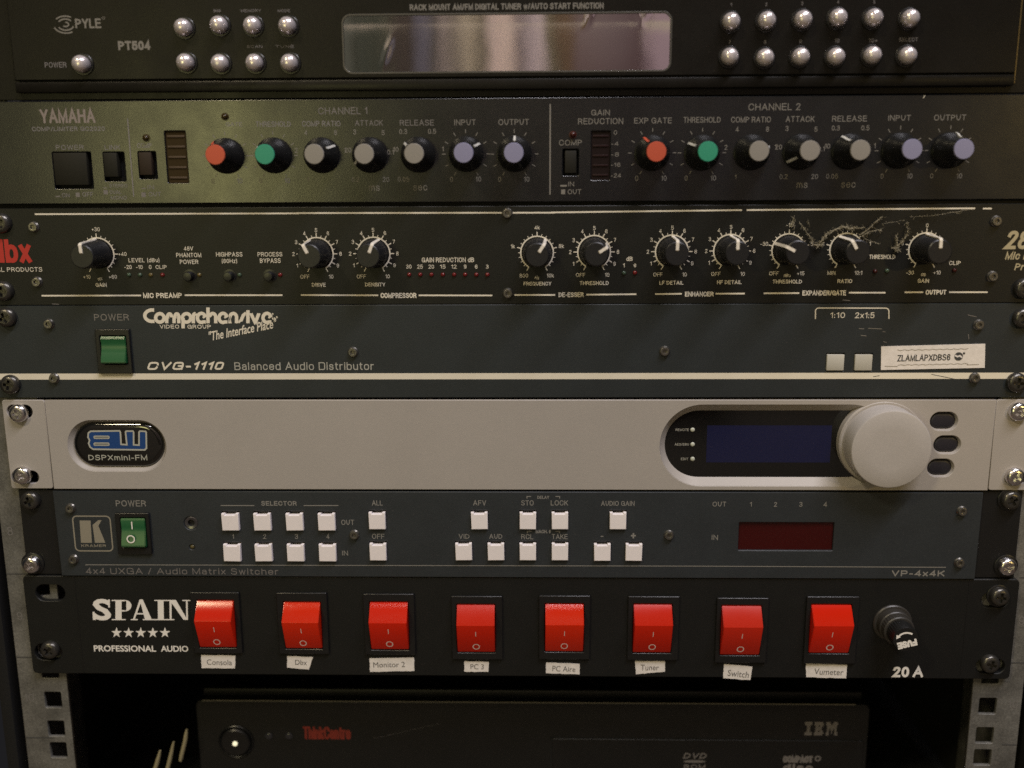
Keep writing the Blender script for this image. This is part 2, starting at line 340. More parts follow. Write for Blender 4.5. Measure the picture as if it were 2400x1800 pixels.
# ------------------------------------------------------------------ plain grotesque stroke lettering: width | strokes ('~' marks a rounded corner, '=' a closed stroke)
GL = {
'A': (.78, '0,0 .39,1 .78,0|.13,.34 .65,.34'), 'B': (.68, '0,.5 0,1 .64,1~ .64,.52~ 0,.52|0,.52 .68,.52~ .68,0~ 0,0 0,.53'), 'C': (.74, '.74,.7 .72,1~ 0,1~ 0,0~ .72,0~ .74,.32'), 'D': (.72, '=0,0 0,1 .72,1~ .72,0~'),
'E': (.60, '.60,1 0,1 0,0 .62,0|0,.53 .56,.53'), 'F': (.56, '.58,1 0,1 0,0|0,.5 .52,.5'), 'G': (.76, '.74,.72 .72,1~ 0,1~ 0,0~ .76,0~ .76,.48|.42,.48 .76,.48|.76,.5 .76,0'), 'H': (.70, '0,0 0,1|.70,0 .70,1|0,.52 .70,.52'),
'I': (.0, '0,0 0,1'), 'J': (.50, '.5,1 .5,0~ 0,0~ 0,.3'), 'K': (.68, '0,0 0,1|.66,1 0,.36|.24,.58 .68,0'), 'L': (.54, '0,1 0,0 .54,0'), 'M': (.84, '0,0 0,1 .42,.05 .84,1 .84,0'), 'N': (.70, '0,0 0,1 .70,0 .70,1'),
'O': (.80, '=.4,0 0,0~ 0,1~ .8,1~ .8,0~'), 'P': (.64, '0,0 0,1 .64,1~ .64,.45~ 0,.45'), 'Q': (.80, '=.4,0 0,0~ 0,1~ .8,1~ .8,0~|.48,.24 .8,-.06'), 'R': (.68, '0,0 0,1 .66,1~ .66,.48~ 0,.48|.3,.48 .64,.48~ .64,0'),
'S': (.66, '.62,.82 .60,1~ .03,1~ .03,.55~ .64,.50~ .64,0~ 0,0~ 0,.19'), 'T': (.66, '0,1 .66,1|.33,1 .33,0'), 'U': (.70, '0,1 0,0~ .70,0~ .70,1'), 'V': (.72, '0,1 .36,0 .72,1'), 'W': (1.02, '0,1 .25,0 .51,1 .77,0 1.02,1'),
'X': (.70, '0,0 .70,1|0,1 .70,0'), 'Y': (.70, '0,1 .35,.44 .70,1|.35,.46 .35,0'), 'Z': (.62, '0,1 .62,1 0,0 .62,0'),
'0': (.56, '=.28,0 0,0~ 0,1~ .56,1~ .56,0~'), '1': (.26, '0,.76 .26,1 .26,0'), '2': (.56, '.02,.78 .04,1~ .54,1~ .54,.6~ 0,0 .58,0'), '3': (.56, '.02,.84 .06,1~ .53,1~ .53,.53~ .2,.53|.2,.53 .56,.53~ .56,0~ 0,0~ 0,.18'),
'4': (.58, '.44,0 .44,1 0,.26 .6,.26'), '5': (.56, '.52,1 .08,1 .04,.5 .3,.64~ .56,.62~ .56,0~ 0,0~ 0,.18'), '6': (.56, '.54,.78 .5,1~ 0,1~ 0,0~ .56,0~ .56,.6~ .1,.6~ 0,.3'), '7': (.54, '0,1 .54,1 .18,0'),
'8': (.56, '=.28,.53 .03,.53~ .03,1~ .53,1~ .53,.53~|=.28,.53 0,.53~ 0,0~ .56,0~ .56,.53~'), '9': (.56, '.02,.22 .06,0~ .56,0~ .56,1~ 0,1~ 0,.4~ .46,.4~ .56,.7'),
'a': (.50, '.04,.56 .04,.72~ .48,.72~ .48,0|.48,.42 0,.42~ 0,0~ .48,.0~ .48,.3'), 'b': (.54, '0,0 0,1|0,.36 0,.72~ .54,.72~ .54,0~ 0,0~ 0,.36'), 'c': (.50, '.5,.5 .48,.72~ 0,.72~ 0,0~ .48,0~ .5,.22'), 'd': (.54, '.54,0 .54,1|.54,.36 .54,.72~ 0,.72~ 0,0~ .54,0~ .54,.36'),
'e': (.52, '0,.38 .52,.38 .52,.72~ 0,.72~ 0,0~ .50,0~ .50,.2'), 'f': (.30, '.1,0 .1,1~ .32,1|0,.72 .3,.72'), 'g': (.54, '.54,.72 .54,-.26~ .04,-.26~ .04,-.08|.54,.36 .54,.72~ 0,.72~ 0,0~ .54,0~ .54,.36'), 'h': (.50, '0,0 0,1|0,.4 .0,.72~ .5,.72~ .5,0'),
'i': (0, '0,0 0,.72|0,.9 0,1'), 'k': (.48, '0,0 0,1|.46,.72 0,.26|.16,.42 .48,0'), 'l': (0, '0,0 0,1'), 'm': (.80, '0,0 0,.72|0,.4 0,.72~ .4,.72~ .4,0|.4,.4 .4,.72~ .8,.72~ .8,0'), 'n': (.50, '0,0 0,.72|0,.4 0,.72~ .5,.72~ .5,0'),
'o': (.54, '=.27,0 0,0~ 0,.72~ .54,.72~ .54,0~'), 'p': (.54, '0,-.27 0,.72|0,.36 0,.72~ .54,.72~ .54,0~ 0,0~ 0,.36'), 'r': (.30, '0,0 0,.72|0,.36 0,.72~ .3,.71'), 's': (.46, '.44,.52 .44,.72~ .02,.72~ .02,.38~ .46,.36~ .46,0~ 0,0~ 0,.2'),
't': (.28, '.1,.94 .1,0~ .3,0|0,.72 .28,.72'), 'u': (.50, '0,.72 0,0~ .5,0~ .5,.4|.5,.72 .5,0'), 'v': (.48, '0,.72 .24,0 .48,.72'), 'w': (.72, '0,.72 .18,0 .36,.72 .54,0 .72,.72'), 'x': (.46, '0,0 .46,.72|0,.72 .46,0'), 'z': (.44, '0,.72 .44,.72 0,0 .44,0'), 'y': (.48, '0,.72 .24,.05|.48,.72 .16,-.27'),
'-': (.30, '0,.38 .3,.38'), '+': (.5, '0,.4 .5,.4|.25,.65 .25,.15'), '/': (.34, '0,0 .34,1'), '.': (0, '0,0 0,.08'), ':': (0, '0,0 0,.1|0,.56 0,.66'), '(': (.18, '.18,1.1 0,.45~ .18,-.2'), ')': (.18, '0,1.1 .18,.45~ 0,-.2'),
'#': (.5, '.12,0 .22,1|.34,0 .44,1|0,.66 .5,.66|0,.34 .5,.34'), ' ': (.12, ''), '®': (.2, '=.1,.8 0,.8~ 0,1~ .2,1~ .2,.8~')}
def glyph_strokes(ch, rmax):
    wd, s = GL[ch]; out = []
    for st_ in s.split('|'):
        if not st_: continue
        closed = st_[0] == '='; pts = []
        for t_ in st_.lstrip('=').split():
            r_ = t_.endswith('~'); x_, y_ = t_.rstrip('~').split(','); pts.append((Vector((float(x_), float(y_))), r_))
        n = len(pts); P = []
        for i, (p, r_) in enumerate(pts):
            if r_:
                a, b = pts[i-1][0], pts[(i+1) % n][0]
                la, lb = (a-p).length, (b-p).length
                fa = 0.5 if pts[i-1][1] else 1.0; fb = 0.5 if pts[(i+1) % n][1] else 1.0
                A = p+(a-p)*min(fa, rmax/la); B = p+(b-p)*min(fb, rmax/lb)
                for k in range(5):
                    t = k/4; c1 = 0.12
                    q = A*(1-t)**3+(p+(A-p)*c1*3.2)*3*t*(1-t)**2+(p+(B-p)*c1*3.2)*3*t*t*(1-t)+B*t**3
                    if not P or (P[-1]-q).length > 1e-4: P.append(q)
            elif not P or (P[-1]-p).length > 1e-4: P.append(p)
        if closed and (P[0]-P[-1]).length < 1e-4: P.pop()
        out.append((P, closed))
    return wd, out
def stext(ink, body, X, Z, wd, ht, Y, m, wt=0.13, shear=0.0, gap=0.26, rmax=9, angle=0.0):
    """stroke lettering fitted to a box centred on X, Z"""
    S_ = []; x = 0.0
    for ch in body:
        w_, st_ = glyph_strokes(ch, rmax)
        for P, c in st_: S_.append(([(p.x+x+shear*p.y, p.y) for p in P], c))
        x += w_+gap+wt*0.5
    xs = [p[0] for P, c in S_ for p in P]; ys = [p[1] for P, c in S_ for p in P]
    a, b, c0, d = min(xs), max(xs), min(ys), max(ys)
    k = wt*0.5*ht/max(d-c0, 0.8)
    if b-a < 1e-6: kx = 0
    elif wd: kx = max(wd-2*k, 0.05)/(b-a)
    else: kx = (ht-2*k)/(d-c0)
    kz = (ht-2*k)/(d-c0); ca, sa = math.cos(math.radians(angle)), math.sin(math.radians(angle))
    for j, (P, c) in enumerate(S_):
        pts = []
        for px_, py_ in P:
            u, v = (px_-(a+b)/2)*kx, (py_-(c0+d)/2)*kz; q = (X+u*ca-v*sa, Z+u*sa+v*ca)
            if not pts or (pts[-1][0]-q[0])**2+(pts[-1][1]-q[1])**2 > 1e-8: pts.append(q)
        if not c and len(pts) > 1:      # square ends reach the box edge
            for e0, e1 in ((0, 1), (-1, -2)):
                d_ = Vector((pts[e0][0]-pts[e1][0], pts[e0][1]-pts[e1][1])).normalized()*k*0.9; pts[e0] = (pts[e0][0]+d_.x, pts[e0][1]+d_.y)
        if len(pts) > 1: ink.path(pts, k, Y-0.0015*(j % 7), m, closed=c)
XL, XR = -241.3, 241.3
def slot(cx, cz, wd, ht): return rrect(cx-wd/2, cx+wd/2, cz-ht/2, cz+ht/2, ht/2-0.01, 6)
def chassis(dev, z0, z1, m=None, x=216, depth=190, y=3.2):
    link('chassis', box(-x, x, y, depth, z0+1.2, z1-1.2, 0.5), m or BLK, dev)
# ================================================================== rack
rack = root('equipment_rack', (0, 3, -200), 'open steel equipment rack with square punched rails holding all the units', 'rack')
for sgn in (-1, 1):
    xi, xo = 226.0*sgn, 250.6*sgn
    holes = []; xc = 234.1*sgn
    for u in range(-6, 5):
        for dz in (7.0, 23.3, 39.3):
            z = u*U - dz
            if z < -290: continue
            holes.append(rrect(xc-4.3, xc+4.3, z-4.4, z+4.4, 0.7, 2))
    zb, zt = -300, 170
    outer = [(min(xi, xo), zb), (max(xi, xo), zb), (max(xi, xo), zt), (min(xi, xo), zt)]
    rail = link('rail', plate([outer]+holes, 3.2, 5.2, 0.25), RAILM, rack, label='left upright rail with square holes' if sgn < 0 else 'right upright rail with square holes')
    link('rail_flange', box(min(xo-2*sgn, xo), max(xo-2*sgn, xo), 5.2, 60, zb, zt, 0.3), RAILM, rail)
    ink = Ink()
    for u, num in ((-3, '8'), (-4, '9'), (-5, '10'), (-6, '11')):
        z = u*U
        ink.seg(((xo-(7.5 if sgn > 0 else 15)*sgn), z), ((xo-0.4*sgn), z), 0.28, 3.12, INK)
        ink.fit(num, xo-4.4*sgn, z+U*0.5, None, 4.4, 3.11, GREYINK)
    ink.build('rail_numbering', rail)
link('side_panel', box(-262, -256, 4, 420, -300, 170, 0.5), VOID, rack); link('side_panel', box(256, 262, 4, 420, -300, 170, 0.5), VOID, rack)
link('back_panel', box(-262, 262, 420, 424, -300, 170, 0.5), VOID, rack)
link('shelf_light_block', box(-256, 256, 10, 419, -297, -290, 0.5), VOID, rack)  # black, widened to block light entering from below

# ================================================================== tuner (top)
T = root('radio_tuner', (0, 0, 112), 'black digital tuner with a long mirror display and silver push buttons, topmost unit', 'tuner')
ztb = rowz(1200, 210)
fx0, fx1 = at('P1', 85, 300)[0], at('P3', 2160, 300)[0]
dispx0, dispz0 = at('P2', 30, 470); dispx1, dispz1 = at('P2', 2130, 90)
DL = rrect(dispx0, dispx1, dispz0, dispz1, 3.2, 8)
link('ear_plate', plate([[(XL, rowz(1200, 229)+0.5), (XR, rowz(1200, 229)+0.5), (XR, 136.5), (XL, 136.5)]], 1.0, 3.0, 0.3), TUNER, T)  # lower edge extended so the shaded gap below stays dark
DLo = rrect(dispx0-0.5, dispx1+0.5, dispz0-0.5, dispz1+0.5, 3.6, 8)
zg = at('P1', 1200, 522)[1]
link('front_panel', plate([[(fx0, zg+0.35), (fx1, zg+0.35), (fx1, 137), (fx0, 137)], DLo], -1.6, 1.0, 0.4), TUNER, T)
link('bottom_trim', box(fx0, fx1, -1.9, 1.0, ztb, zg-0.35, 0.5), TUNER, T)
link('trim_gap', box(fx0+1, fx1-1, 0.2, 0.9, zg-0.6, zg+0.6), VOID, T)
edge = mat('golden_edge_metal', (0.22, 0.16, 0.06), 0.4, metal=0.6)
link('golden_edge', box(fx1, fx1+0.35, -1.3, 0.9, ztb+1, 136), edge, T)  # thin golden strip along the panel's right edge
chassis(T, ztb, 137)
FILM = bpy.data.materials.new('mirrored_display_film'); FILM.use_nodes = True
nt = FILM.node_tree; b = nt.nodes['Principled BSDF']; b.inputs['Base Color'].default_value = (0.74, 0.72, 0.71, 1); b.inputs['Metallic'].default_value = 1; b.inputs['Roughness'].default_value = 0.035
tn = nt.nodes.new('ShaderNodeTexNoise'); tn.inputs['Scale'].default_value = 26; tn.inputs['Detail'].default_value = 1.5
gm = nt.nodes.new('ShaderNodeNewGeometry'); nt.links.new(gm.outputs['Position'], tn.inputs['Vector'])
bp = nt.nodes.new('ShaderNodeBump'); bp.inputs['Strength'].default_value = 0.22; bp.inputs['Distance'].default_value = 0.0006
nt.links.new(tn.outputs['Fac'], bp.inputs['Height']); nt.links.new(bp.outputs[0], b.inputs['Normal'])
# window film: flat mirror sheet whose corners are lifted a little
NX, NZ = 120, 30; vs, fs = [], []
for j in range(NZ+1):
    for i in range(NX+1):
        u, v = i/NX, j/NZ; x = dispx0+u*(dispx1-dispx0); z = dispz0+v*(dispz1-dispz0)
        lift = 0
        lift += 0.03*max(0, (u-0.93)/0.07)**1.6                                         # lifted right end
        lift += 0.03*max(0, (v-0.86)/0.14)**1.2                                         # rolled upper edge
        d = abs((u-0.13)+(v-0.35)*-0.055-0.0)
        lift += 0.10*math.exp(-(d/0.008)**2)*math.exp(-((v-0.35)/0.22)**2)
        d = abs((u-0.755)-(v-0.95)*0.06); lift += 0.12*math.exp(-(d/0.006)**2)*max(0, (v-0.7)/0.3)
        d = abs((u-0.905)-(v-0.95)*-0.06); lift += 0.04*math.exp(-(d/0.005)**2)*max(0, (v-0.7)/0.3)
        d = abs((u-0.925)-(v-0.95)*0.10); lift += 0.03*math.exp(-(d/0.005)**2)*max(0, (v-0.7)/0.3)
        vs.append((x, -1.2-lift, z))
for j in range(NZ):
    for i in range(NX):
        a = j*(NX+1)+i; fs.append((a, a+1, a+NX+2, a+NX+1))
dsp = link('display_window', plate([DL], -1.1, 0.9), mat('display_glass', (0.03, 0.03, 0.03), 0.1), T)
me = mesh('film', vs, fs, smooth=True); link('protective_film', me, FILM, dsp)
RIM = mat('display_rim', (0.09, 0.085, 0.075), 0.4, metal=0.4)
link('display_rim', plate([rrect(dispx0-0.9, dispx1+0.9, dispz0-0.9, dispz1+0.9, 4, 8), rrect(dispx0-0.1, dispx1+0.1, dispz0-0.1, dispz1+0.1, 3.3, 8)], -1.75, -1.0, 0.1), RIM, T)
DOME = lathe([(3.55, 0), (3.6, 1.8), (3.7, 2.0), (3.62, 3.0), (3.25, 4.2), (2.5, 5.1), (1.4, 5.6), (0.5, 5.75)], 32, ang=60); DOME.materials.append(SILVBTN)
COLLAR = lathe([(4.7, 0), (4.7, 0.5), (4.45, 0.7), (3.7, 0.7), (3.6, 0.15)], 32); COLLAR.materials.append(BLK)
for c, L in (('P1', [(1172, 172), (1405, 155), (1623, 158), (1852, 160), (1187, 400), (1412, 405), (1638, 402), (1865, 403), (508, 410)]),
             ('P3', [(322, 132), (555, 125), (791, 118), (1020, 107), (1252, 108), (1490, 112), (312, 362), (543, 368), (775, 362), (1005, 362), (1243, 353), (1473, 355)])):
    for x, y in L:
        X, Z = at(c, x, y, -6.2)
        bt = link('push_button', DOME, None, T, (X, -1.6, Z)); link('button_collar', COLLAR, None, bt, (X, -1.6, Z))
ink = Ink(); Y = -1.66
ink.text('PYLE', 'P1', 487, 120, 655, 183, Y, GREYI, bold=0.02); ink.text('®', 'P1', 660, 108, 680, 126, Y, GREYI)
for r_, a0, a1 in ((0.9, -140, 90), (2.4, -150, -20), (3.6, -160, -60), (2.2, 40, 150), (3.4, 60, 140)):
    cx, cz = at('P1', 425, 158, Y); ink.path([(cx+r_*1.5*math.cos(math.radians(a0+(a1-a0)*i/10)), cz+r_*math.sin(math.radians(a0+(a1-a0)*i/10))) for i in range(11)], 0.28, Y-0.002*r_, GREYI)
ink.text('PT504', 'P1', 765, 265, 975, 325, Y, GREYI, bold=0.035)
ink.text('POWER', 'P1', 290, 403, 430, 438, Y, FAINT)
ink.text('RACK MOUNT AM/FM DIGITAL TUNER w/AUTO START FUNCTION', 'P2', 443, 22, 1700, 62, Y, GREYI, bold=0.02)
for t_, x0, x1 in (('BAND', 1385, 1430), ('MEMORY', 1560, 1690), ('MODE', 1800, 1880)): ink.text(t_, 'P1', x0, 60, x1, 78, Y, FAINT)
ink.text('SCAN', 'P1', 1600, 292, 1700, 310, Y, FAINT); ink.text('TUNE', 'P1', 1785, 292, 1905, 310, Y, FAINT)
for i, (x, y) in enumerate([(313, 30), (542, 28), (775, 22), (1008, 12), (1242, 12)]): ink.text(str(i+1), 'P3', x-6, y-11, x+6, y+11, Y, DIMI)
for t_, x0, x1, y in (('7', 298, 312, 272), ('8', 527, 541, 272), ('9', 756, 772, 268), ('10', 985, 1015, 264), ('10+', 1205, 1262, 262), ('SELECT', 1402, 1525, 256)): ink.text(t_, 'P3', x0, y-12, x1, y+12, Y, DIMI)
ink.build('printed_lettering', T)

# ================================================================== compressor (second)
zyt, zyb = rowz(1200, 229), rowz(1200, 473)
Yd = root('compressor_limiter', (0, 0, 70), 'dark two channel compressor with fourteen coloured cap knobs, second unit from the top', 'audio compressor')
link('gap_shade_strip', box(XL, XR, 3.02, 3.18, rowz(950, 483.5)-2, zyb+2), VOID, Yd)  # black strip added to paint the shade in the gap between units
# holes for the buttons and meters are real
def rc(c, x0, y0, x1, y1, Y=0.0, r=0.4):
    a, z1 = at(c, x0, (y0+y1)/2, Y)[0], at(c, (x0+x1)/2, y0, Y)[1]; b, z0 = at(c, x1, (y0+y1)/2, Y)[0], at(c, (x0+x1)/2, y1, Y)[1]
    return a, b, z0, z1
BTB = mat('matt_black_button', (0.014, 0.013, 0.009), 0.6, spec=0.25, bump=0.2)
BT = [('Y1', 465, 540, 795, 855, 'power_button'), ('Y1', 900, 540, 1080, 790, 'link_button'), ('Y1', 1200, 535, 1352, 770, 'bypass_button'), ('Y3', 405, 475, 530, 685, 'bypass_button')]
MT = [('Y1', 1437, 358, 1615, 805), ('Y3', 632, 330, 782, 720)]
loops = [[(XL, zyb), (XR, zyb), (XR, zyt), (XL, zyt)]]
for c, x0, y0, x1, y1, n in BT: a, b, z0, z1 = rc(c, x0, y0, x1, y1); loops.append(rrect(a, b, z0, z1, 0.5, 3))
for c, x0, y0, x1, y1 in MT: a, b, z0, z1 = rc(c, x0, y0, x1, y1); loops.append(rrect(a, b, z0, z1, 0.4, 3))
link('front_panel', plate(loops, 0, 3, 0.35), ANOD, Yd); chassis(Yd, zyb, zyt, VOID)
off = {0: (0, 0.5, -1.6), 1: (-0.4, 2.2, -2.4), 2: (0, 1.4, -1.6), 3: (0.5, 0.6, -1.4)}
for i, (c, x0, y0, x1, y1, n) in enumerate(BT):
    a, b, z0, z1 = rc(c, x0, y0, x1, y1)
    m_ = mat('brown_button_plastic', (0.030, 0.020, 0.013), 0.6, spec=0.25) if i == 2 else BTB
    gx, gz, hh = ((1.9, 1.5, -0.4), (3.0, 1.8, -0.9), (2.0, 1.6, -0.5), (0.9, 1.0, -0.3))[i]
    link('push_switch', box(a+(0.3 if i < 3 else 0.9), b-gx, hh, 6, z0+gz, z1-(0.3 if i < 3 else 0.6), 0.35), m_, Yd)
SEGM = mat('meter_segment_dark', (0.020, 0.008, 0.008), 0.5, spec=0.2)
for k, (c, x0, y0, x1, y1) in enumerate(MT):
    a, b, z0, z1 = rc(c, x0, y0, x1, y1)
    mw = link('level_meter', box(a, b, 0.9, 2.9, z0, z1), (mat('meter_window_amber', (0.035, 0.022, 0.007), 0.6, spec=0.15) if k == 0 else mat('meter_window_red', (0.010, 0.004, 0.004), 0.5, spec=0.2)), Yd)
    for i in range(5):
        zc = z1-(z1-z0)*(0.10+0.2*i)
        link('meter_segment', box(a+0.7, b-0.7, 0.5, 1.0, zc-0.45, zc+0.45, 0.12), mat('meter_segment_amber', (0.085, 0.060, 0.038), 0.6, spec=0.2) if k == 0 else SEGM, mw)
LEDM = lathe([(1.7, 0), (1.7, 0.25), (1.25, 0.3), (1.2, 1.0), (0.8, 1.6), (0.3, 1.8)], 20, ang=60)
AMB = mat('unlit_amber_led', (0.035, 0.022, 0.004), 0.25); DRL = mat('unlit_red_led', (0.045, 0.006, 0.004), 0.3); LEDM.materials.append(AMB)
for c, x, y in (('Y1', 1945, 235), ('Y1', 1265, 418)): X, Z = at(c, x, y); link('indicator_led', LEDM, None, Yd, (X, 0, Z))
LEDR = LEDM.copy(); LEDR.materials.clear(); LEDR.materials.append(DRL)
X, Z = at('Y3', 485, 360); link('indicator_led', LEDR, None, Yd, (X, 0, Z))
KN = lathe([(7.7, 0.3), (7.8, 0.8), (7.6, 2.6), (7.0, 4.2), (5.9, 6.0), (5.0, 9.0), (4.55, 14.0), (4.3, 14.6)], 48, ang=28); KN.materials.append(BLK)
RIB = []
def pointer_mesh():
    prof = [(7.75, 2.2), (7.15, 4.6), (6.15, 6.5), (5.45, 8.8), (5.2, 10.5)]
    w_ = 0.5; vs, fs = [], []
    for r, h in prof: vs += [(-w_, -h, r+0.05), (w_, -h, r+0.05), (w_, -h+0.9, r-0.7), (-w_, -h+0.9, r-0.7)]
    for i in range(len(prof)-1):
        a, b = 4*i, 4*i+4
        for k in range(4): fs.append((a+k, a+(k+1) % 4, b+(k+1) % 4, b+k))
    fs.append((0, 1, 2, 3)); n = 4*(len(prof)-1); fs.append((n+3, n+2, n+1, n))
    return mesh('pointer', vs, fs)
capprof = [(4.25, 14.2), (4.25, 15.0), (4.05, 15.3), (2.0, 15.35)]
CAPC = {'orange': mat('orange_cap', (0.52, 0.085, 0.04), 0.5), 'green': mat('sea_green_cap', (0.03, 0.29, 0.17), 0.5), 'grey': mat('stone_grey_cap', (0.27, 0.25, 0.22), 0.5), 'lilac': mat('lilac_grey_cap', (0.25, 0.245, 0.37), 0.5)}
CAPM, PTM = {}, {}
for k, m_ in CAPC.items():
    CAPM[k] = lathe(capprof, 32); CAPM[k].materials.append(m_)
    PTM[k] = pointer_mesh(); PTM[k].materials.append(m_ if k in ('orange',) else mat('pale_pointer', (0.55, 0.54, 0.50), 0.5))
ink = Ink(); YI = -0.05
ks = [(530, 365.5, 'orange', -38), (642, 364.5, 'green', -62), (754, 364, 'grey', 58), (867, 363.5, 'grey', -122), (980, 362.6, 'grey', -48), (1092, 361, 'lilac', 55), (1205.6, 361, 'lilac', 2),
      (1528.6, 358.4, 'orange', -32), (1645, 358, 'green', -58), (1761, 357, 'grey', 72), (1876, 356, 'grey', -125), (1990, 355, 'grey', -34), (2107, 353, 'lilac', 62), (2224, 352.5, 'lilac', 12)]
for i, (px, py, cc, ang) in enumerate(ks):
    X, Z = un(px, py); k = link('knob', KN, None, Yd, (X, 0, Z), math.radians(ang), label='black flared knob with %s cap' % cc)
    link('knob_cap', CAPM[cc], None, k, (X, 0, Z), math.radians(ang)); link('pointer', PTM[cc], None, k, (X, 0, Z), math.radians(ang))
    if i % 7 in (0, 1, 5, 6):
        for t_ in range(11):
            a = math.radians(-150+30*t_); 
            ink.seg((X+9.0*math.sin(a), Z+9.0*math.cos(a)), (X+10.6*math.sin(a), Z+10.6*math.cos(a)), 0.16, YI, GREYI)
        ink.fit('0', X-6.6, Z-10.9, None, 2.2, YI, GREYI); ink.fit('10', X+5.4, Z-10.9, None, 2.2, YI, GREYI)
    else:
        nums = {2: [('1', -6.5, -10.5), ('2', -11.2, 2.2), ('4', -6.6, 9.8), ('8', 6.6, 9.8), ('20', 11.8, 2.2)], 3: [('0.2', -6.8, -10.6), ('1', -11, 2.2), ('3', -6.4, 10), ('5', 6.2, 9.6), ('10', 11.6, 2.4), ('20', 6.8, -10.6)],
                4: [('0.05', -6.8, -10.6), ('0.1', -12.2, 1.2), ('0.3', -6.4, 10), ('0.5', 6.4, 10), ('1', 11, 2.4)]}[i % 7]
        for s_, dx, dz in nums: ink.fit(s_, X+dx, Z+dz, None, 2.1, YI, GREYI)
        if i % 7 == 3: ink.fit('ms', X+1.5, Z-14.4, None, 2.3, YI, GREYI, bold=-0.01)
        if i % 7 == 4: ink.fit('sec', X+0.6, Z-14.4, None, 2.3, YI, GREYI, bold=-0.01)
def T_(L, Y, m, **k):
    for s_, c, x0, y0, x1, y1 in L: ink.text(s_, c, x0, y0, x1, y1, Y, m, **k)
T_([('YAMAHA', 'Y1', 345, 168, 822, 290)], YI, mat('brown_grey_print', (0.24, 0.20, 0.18), 0.6), bold=0.015)
T_([('COMP/LIMITER GC2020', 'Y1', 275, 320, 905, 358)], YI, FAINT, bold=0.01)
T_([('POWER', 'Y1', 483, 478, 722, 520), ('LINK', 'Y1', 905, 478, 1040, 520), ('COMP', 'Y1', 1185, 462, 1310, 505)], YI, FAINT)
T_([('ON', 'Y1', 535, 895, 600, 930), ('OFF', 'Y1', 712, 885, 805, 925), ('STEREO', 'Y1', 945, 815, 1100, 845), ('DUAL', 'Y1', 950, 870, 1050, 902), ('MONO', 'Y1', 958, 918, 1095, 950), ('IN', 'Y1', 1275, 825, 1330, 860), ('OUT', 'Y1', 1285, 885, 1390, 922)], YI, FAINT)
T_([('GATE', 'Y2', 318, 188, 412, 212), ('THRESHOLD', 'Y2', 490, 183, 692, 214), ('COMP RATIO', 'Y2', 757, 180, 978, 212)], YI, FAINT)
T_([('CHANNEL 1', 'Y2', 850, 102, 1132, 142), ('ATTACK', 'Y2', 1062, 176, 1222, 208), ('RELEASE', 'Y2', 1320, 174, 1517, 207)], YI, DIMI)
T_([('INPUT', 'Y2', 1634, 172, 1758, 205), ('OUTPUT', 'Y2', 1888, 170, 2064, 204), ('COMP', 'Y3', 375, 400, 558, 446), ('GAIN', 'Y3', 632, 160, 780, 206), ('REDUCTION', 'Y3', 527, 228, 887, 276),
    ('EXP GATE', 'Y3', 975, 224, 1275, 270), ('THRESHOLD', 'Y3', 1368, 218, 1665, 264), ('COMP RATIO', 'Y3', 1748, 216, 2065, 262), ('0', 'Y3', 812, 325, 838, 360),
    ('-4', 'Y3', 790, 415, 850, 448), ('-8', 'Y3', 790, 500, 852, 534), ('-16', 'Y3', 790, 583, 865, 616), ('-24', 'Y3', 790, 668, 870, 702),
    ('IN', 'Y3', 448, 735, 495, 772), ('OUT', 'Y3', 445, 795, 552, 834), ('CHANNEL 2', 'Y4', 15, 110, 430, 165),
    ('ATTACK', 'Y4', 312, 212, 542, 258), ('RELEASE', 'Y4', 682, 208, 960, 255), ('INPUT', 'Y4', 1130, 203, 1310, 248), ('OUTPUT', 'Y4', 1495, 200, 1750, 246)], YI, GREYI)
for c, x0, y0, x1, y1, m_ in (('Y3', 385, 760, 437, 774, GREYI), ('Y3', 392, 796, 424, 834, GREYI), ('Y1', 480, 918, 520, 928, DIMI), ('Y1', 655, 890, 690, 928, DIMI), ('Y1', 895, 845, 925, 853, DIMI), ('Y1', 895, 868, 932, 905, DIMI), ('Y1', 1225, 850, 1258, 858, DIMI), ('Y1', 1222, 888, 1260, 928, DIMI)):
    a, b, z0, z1 = rc(c, x0, y0, x1, y1); ink.poly([(a, z0), (b, z0), (b, z1), (a, z1)], YI, m_)
ink.line('Y4', 1409, 68, 1421, 46, 1.6, YI, CREAM); ink.line('Y3', 305, 115, 303, 838, 3.2, YI, GREYI); ink.line('Y1', 1102, 250, 1155, 925, 2.4, YI, FAINT)
ink.build('printed_lettering', Yd)

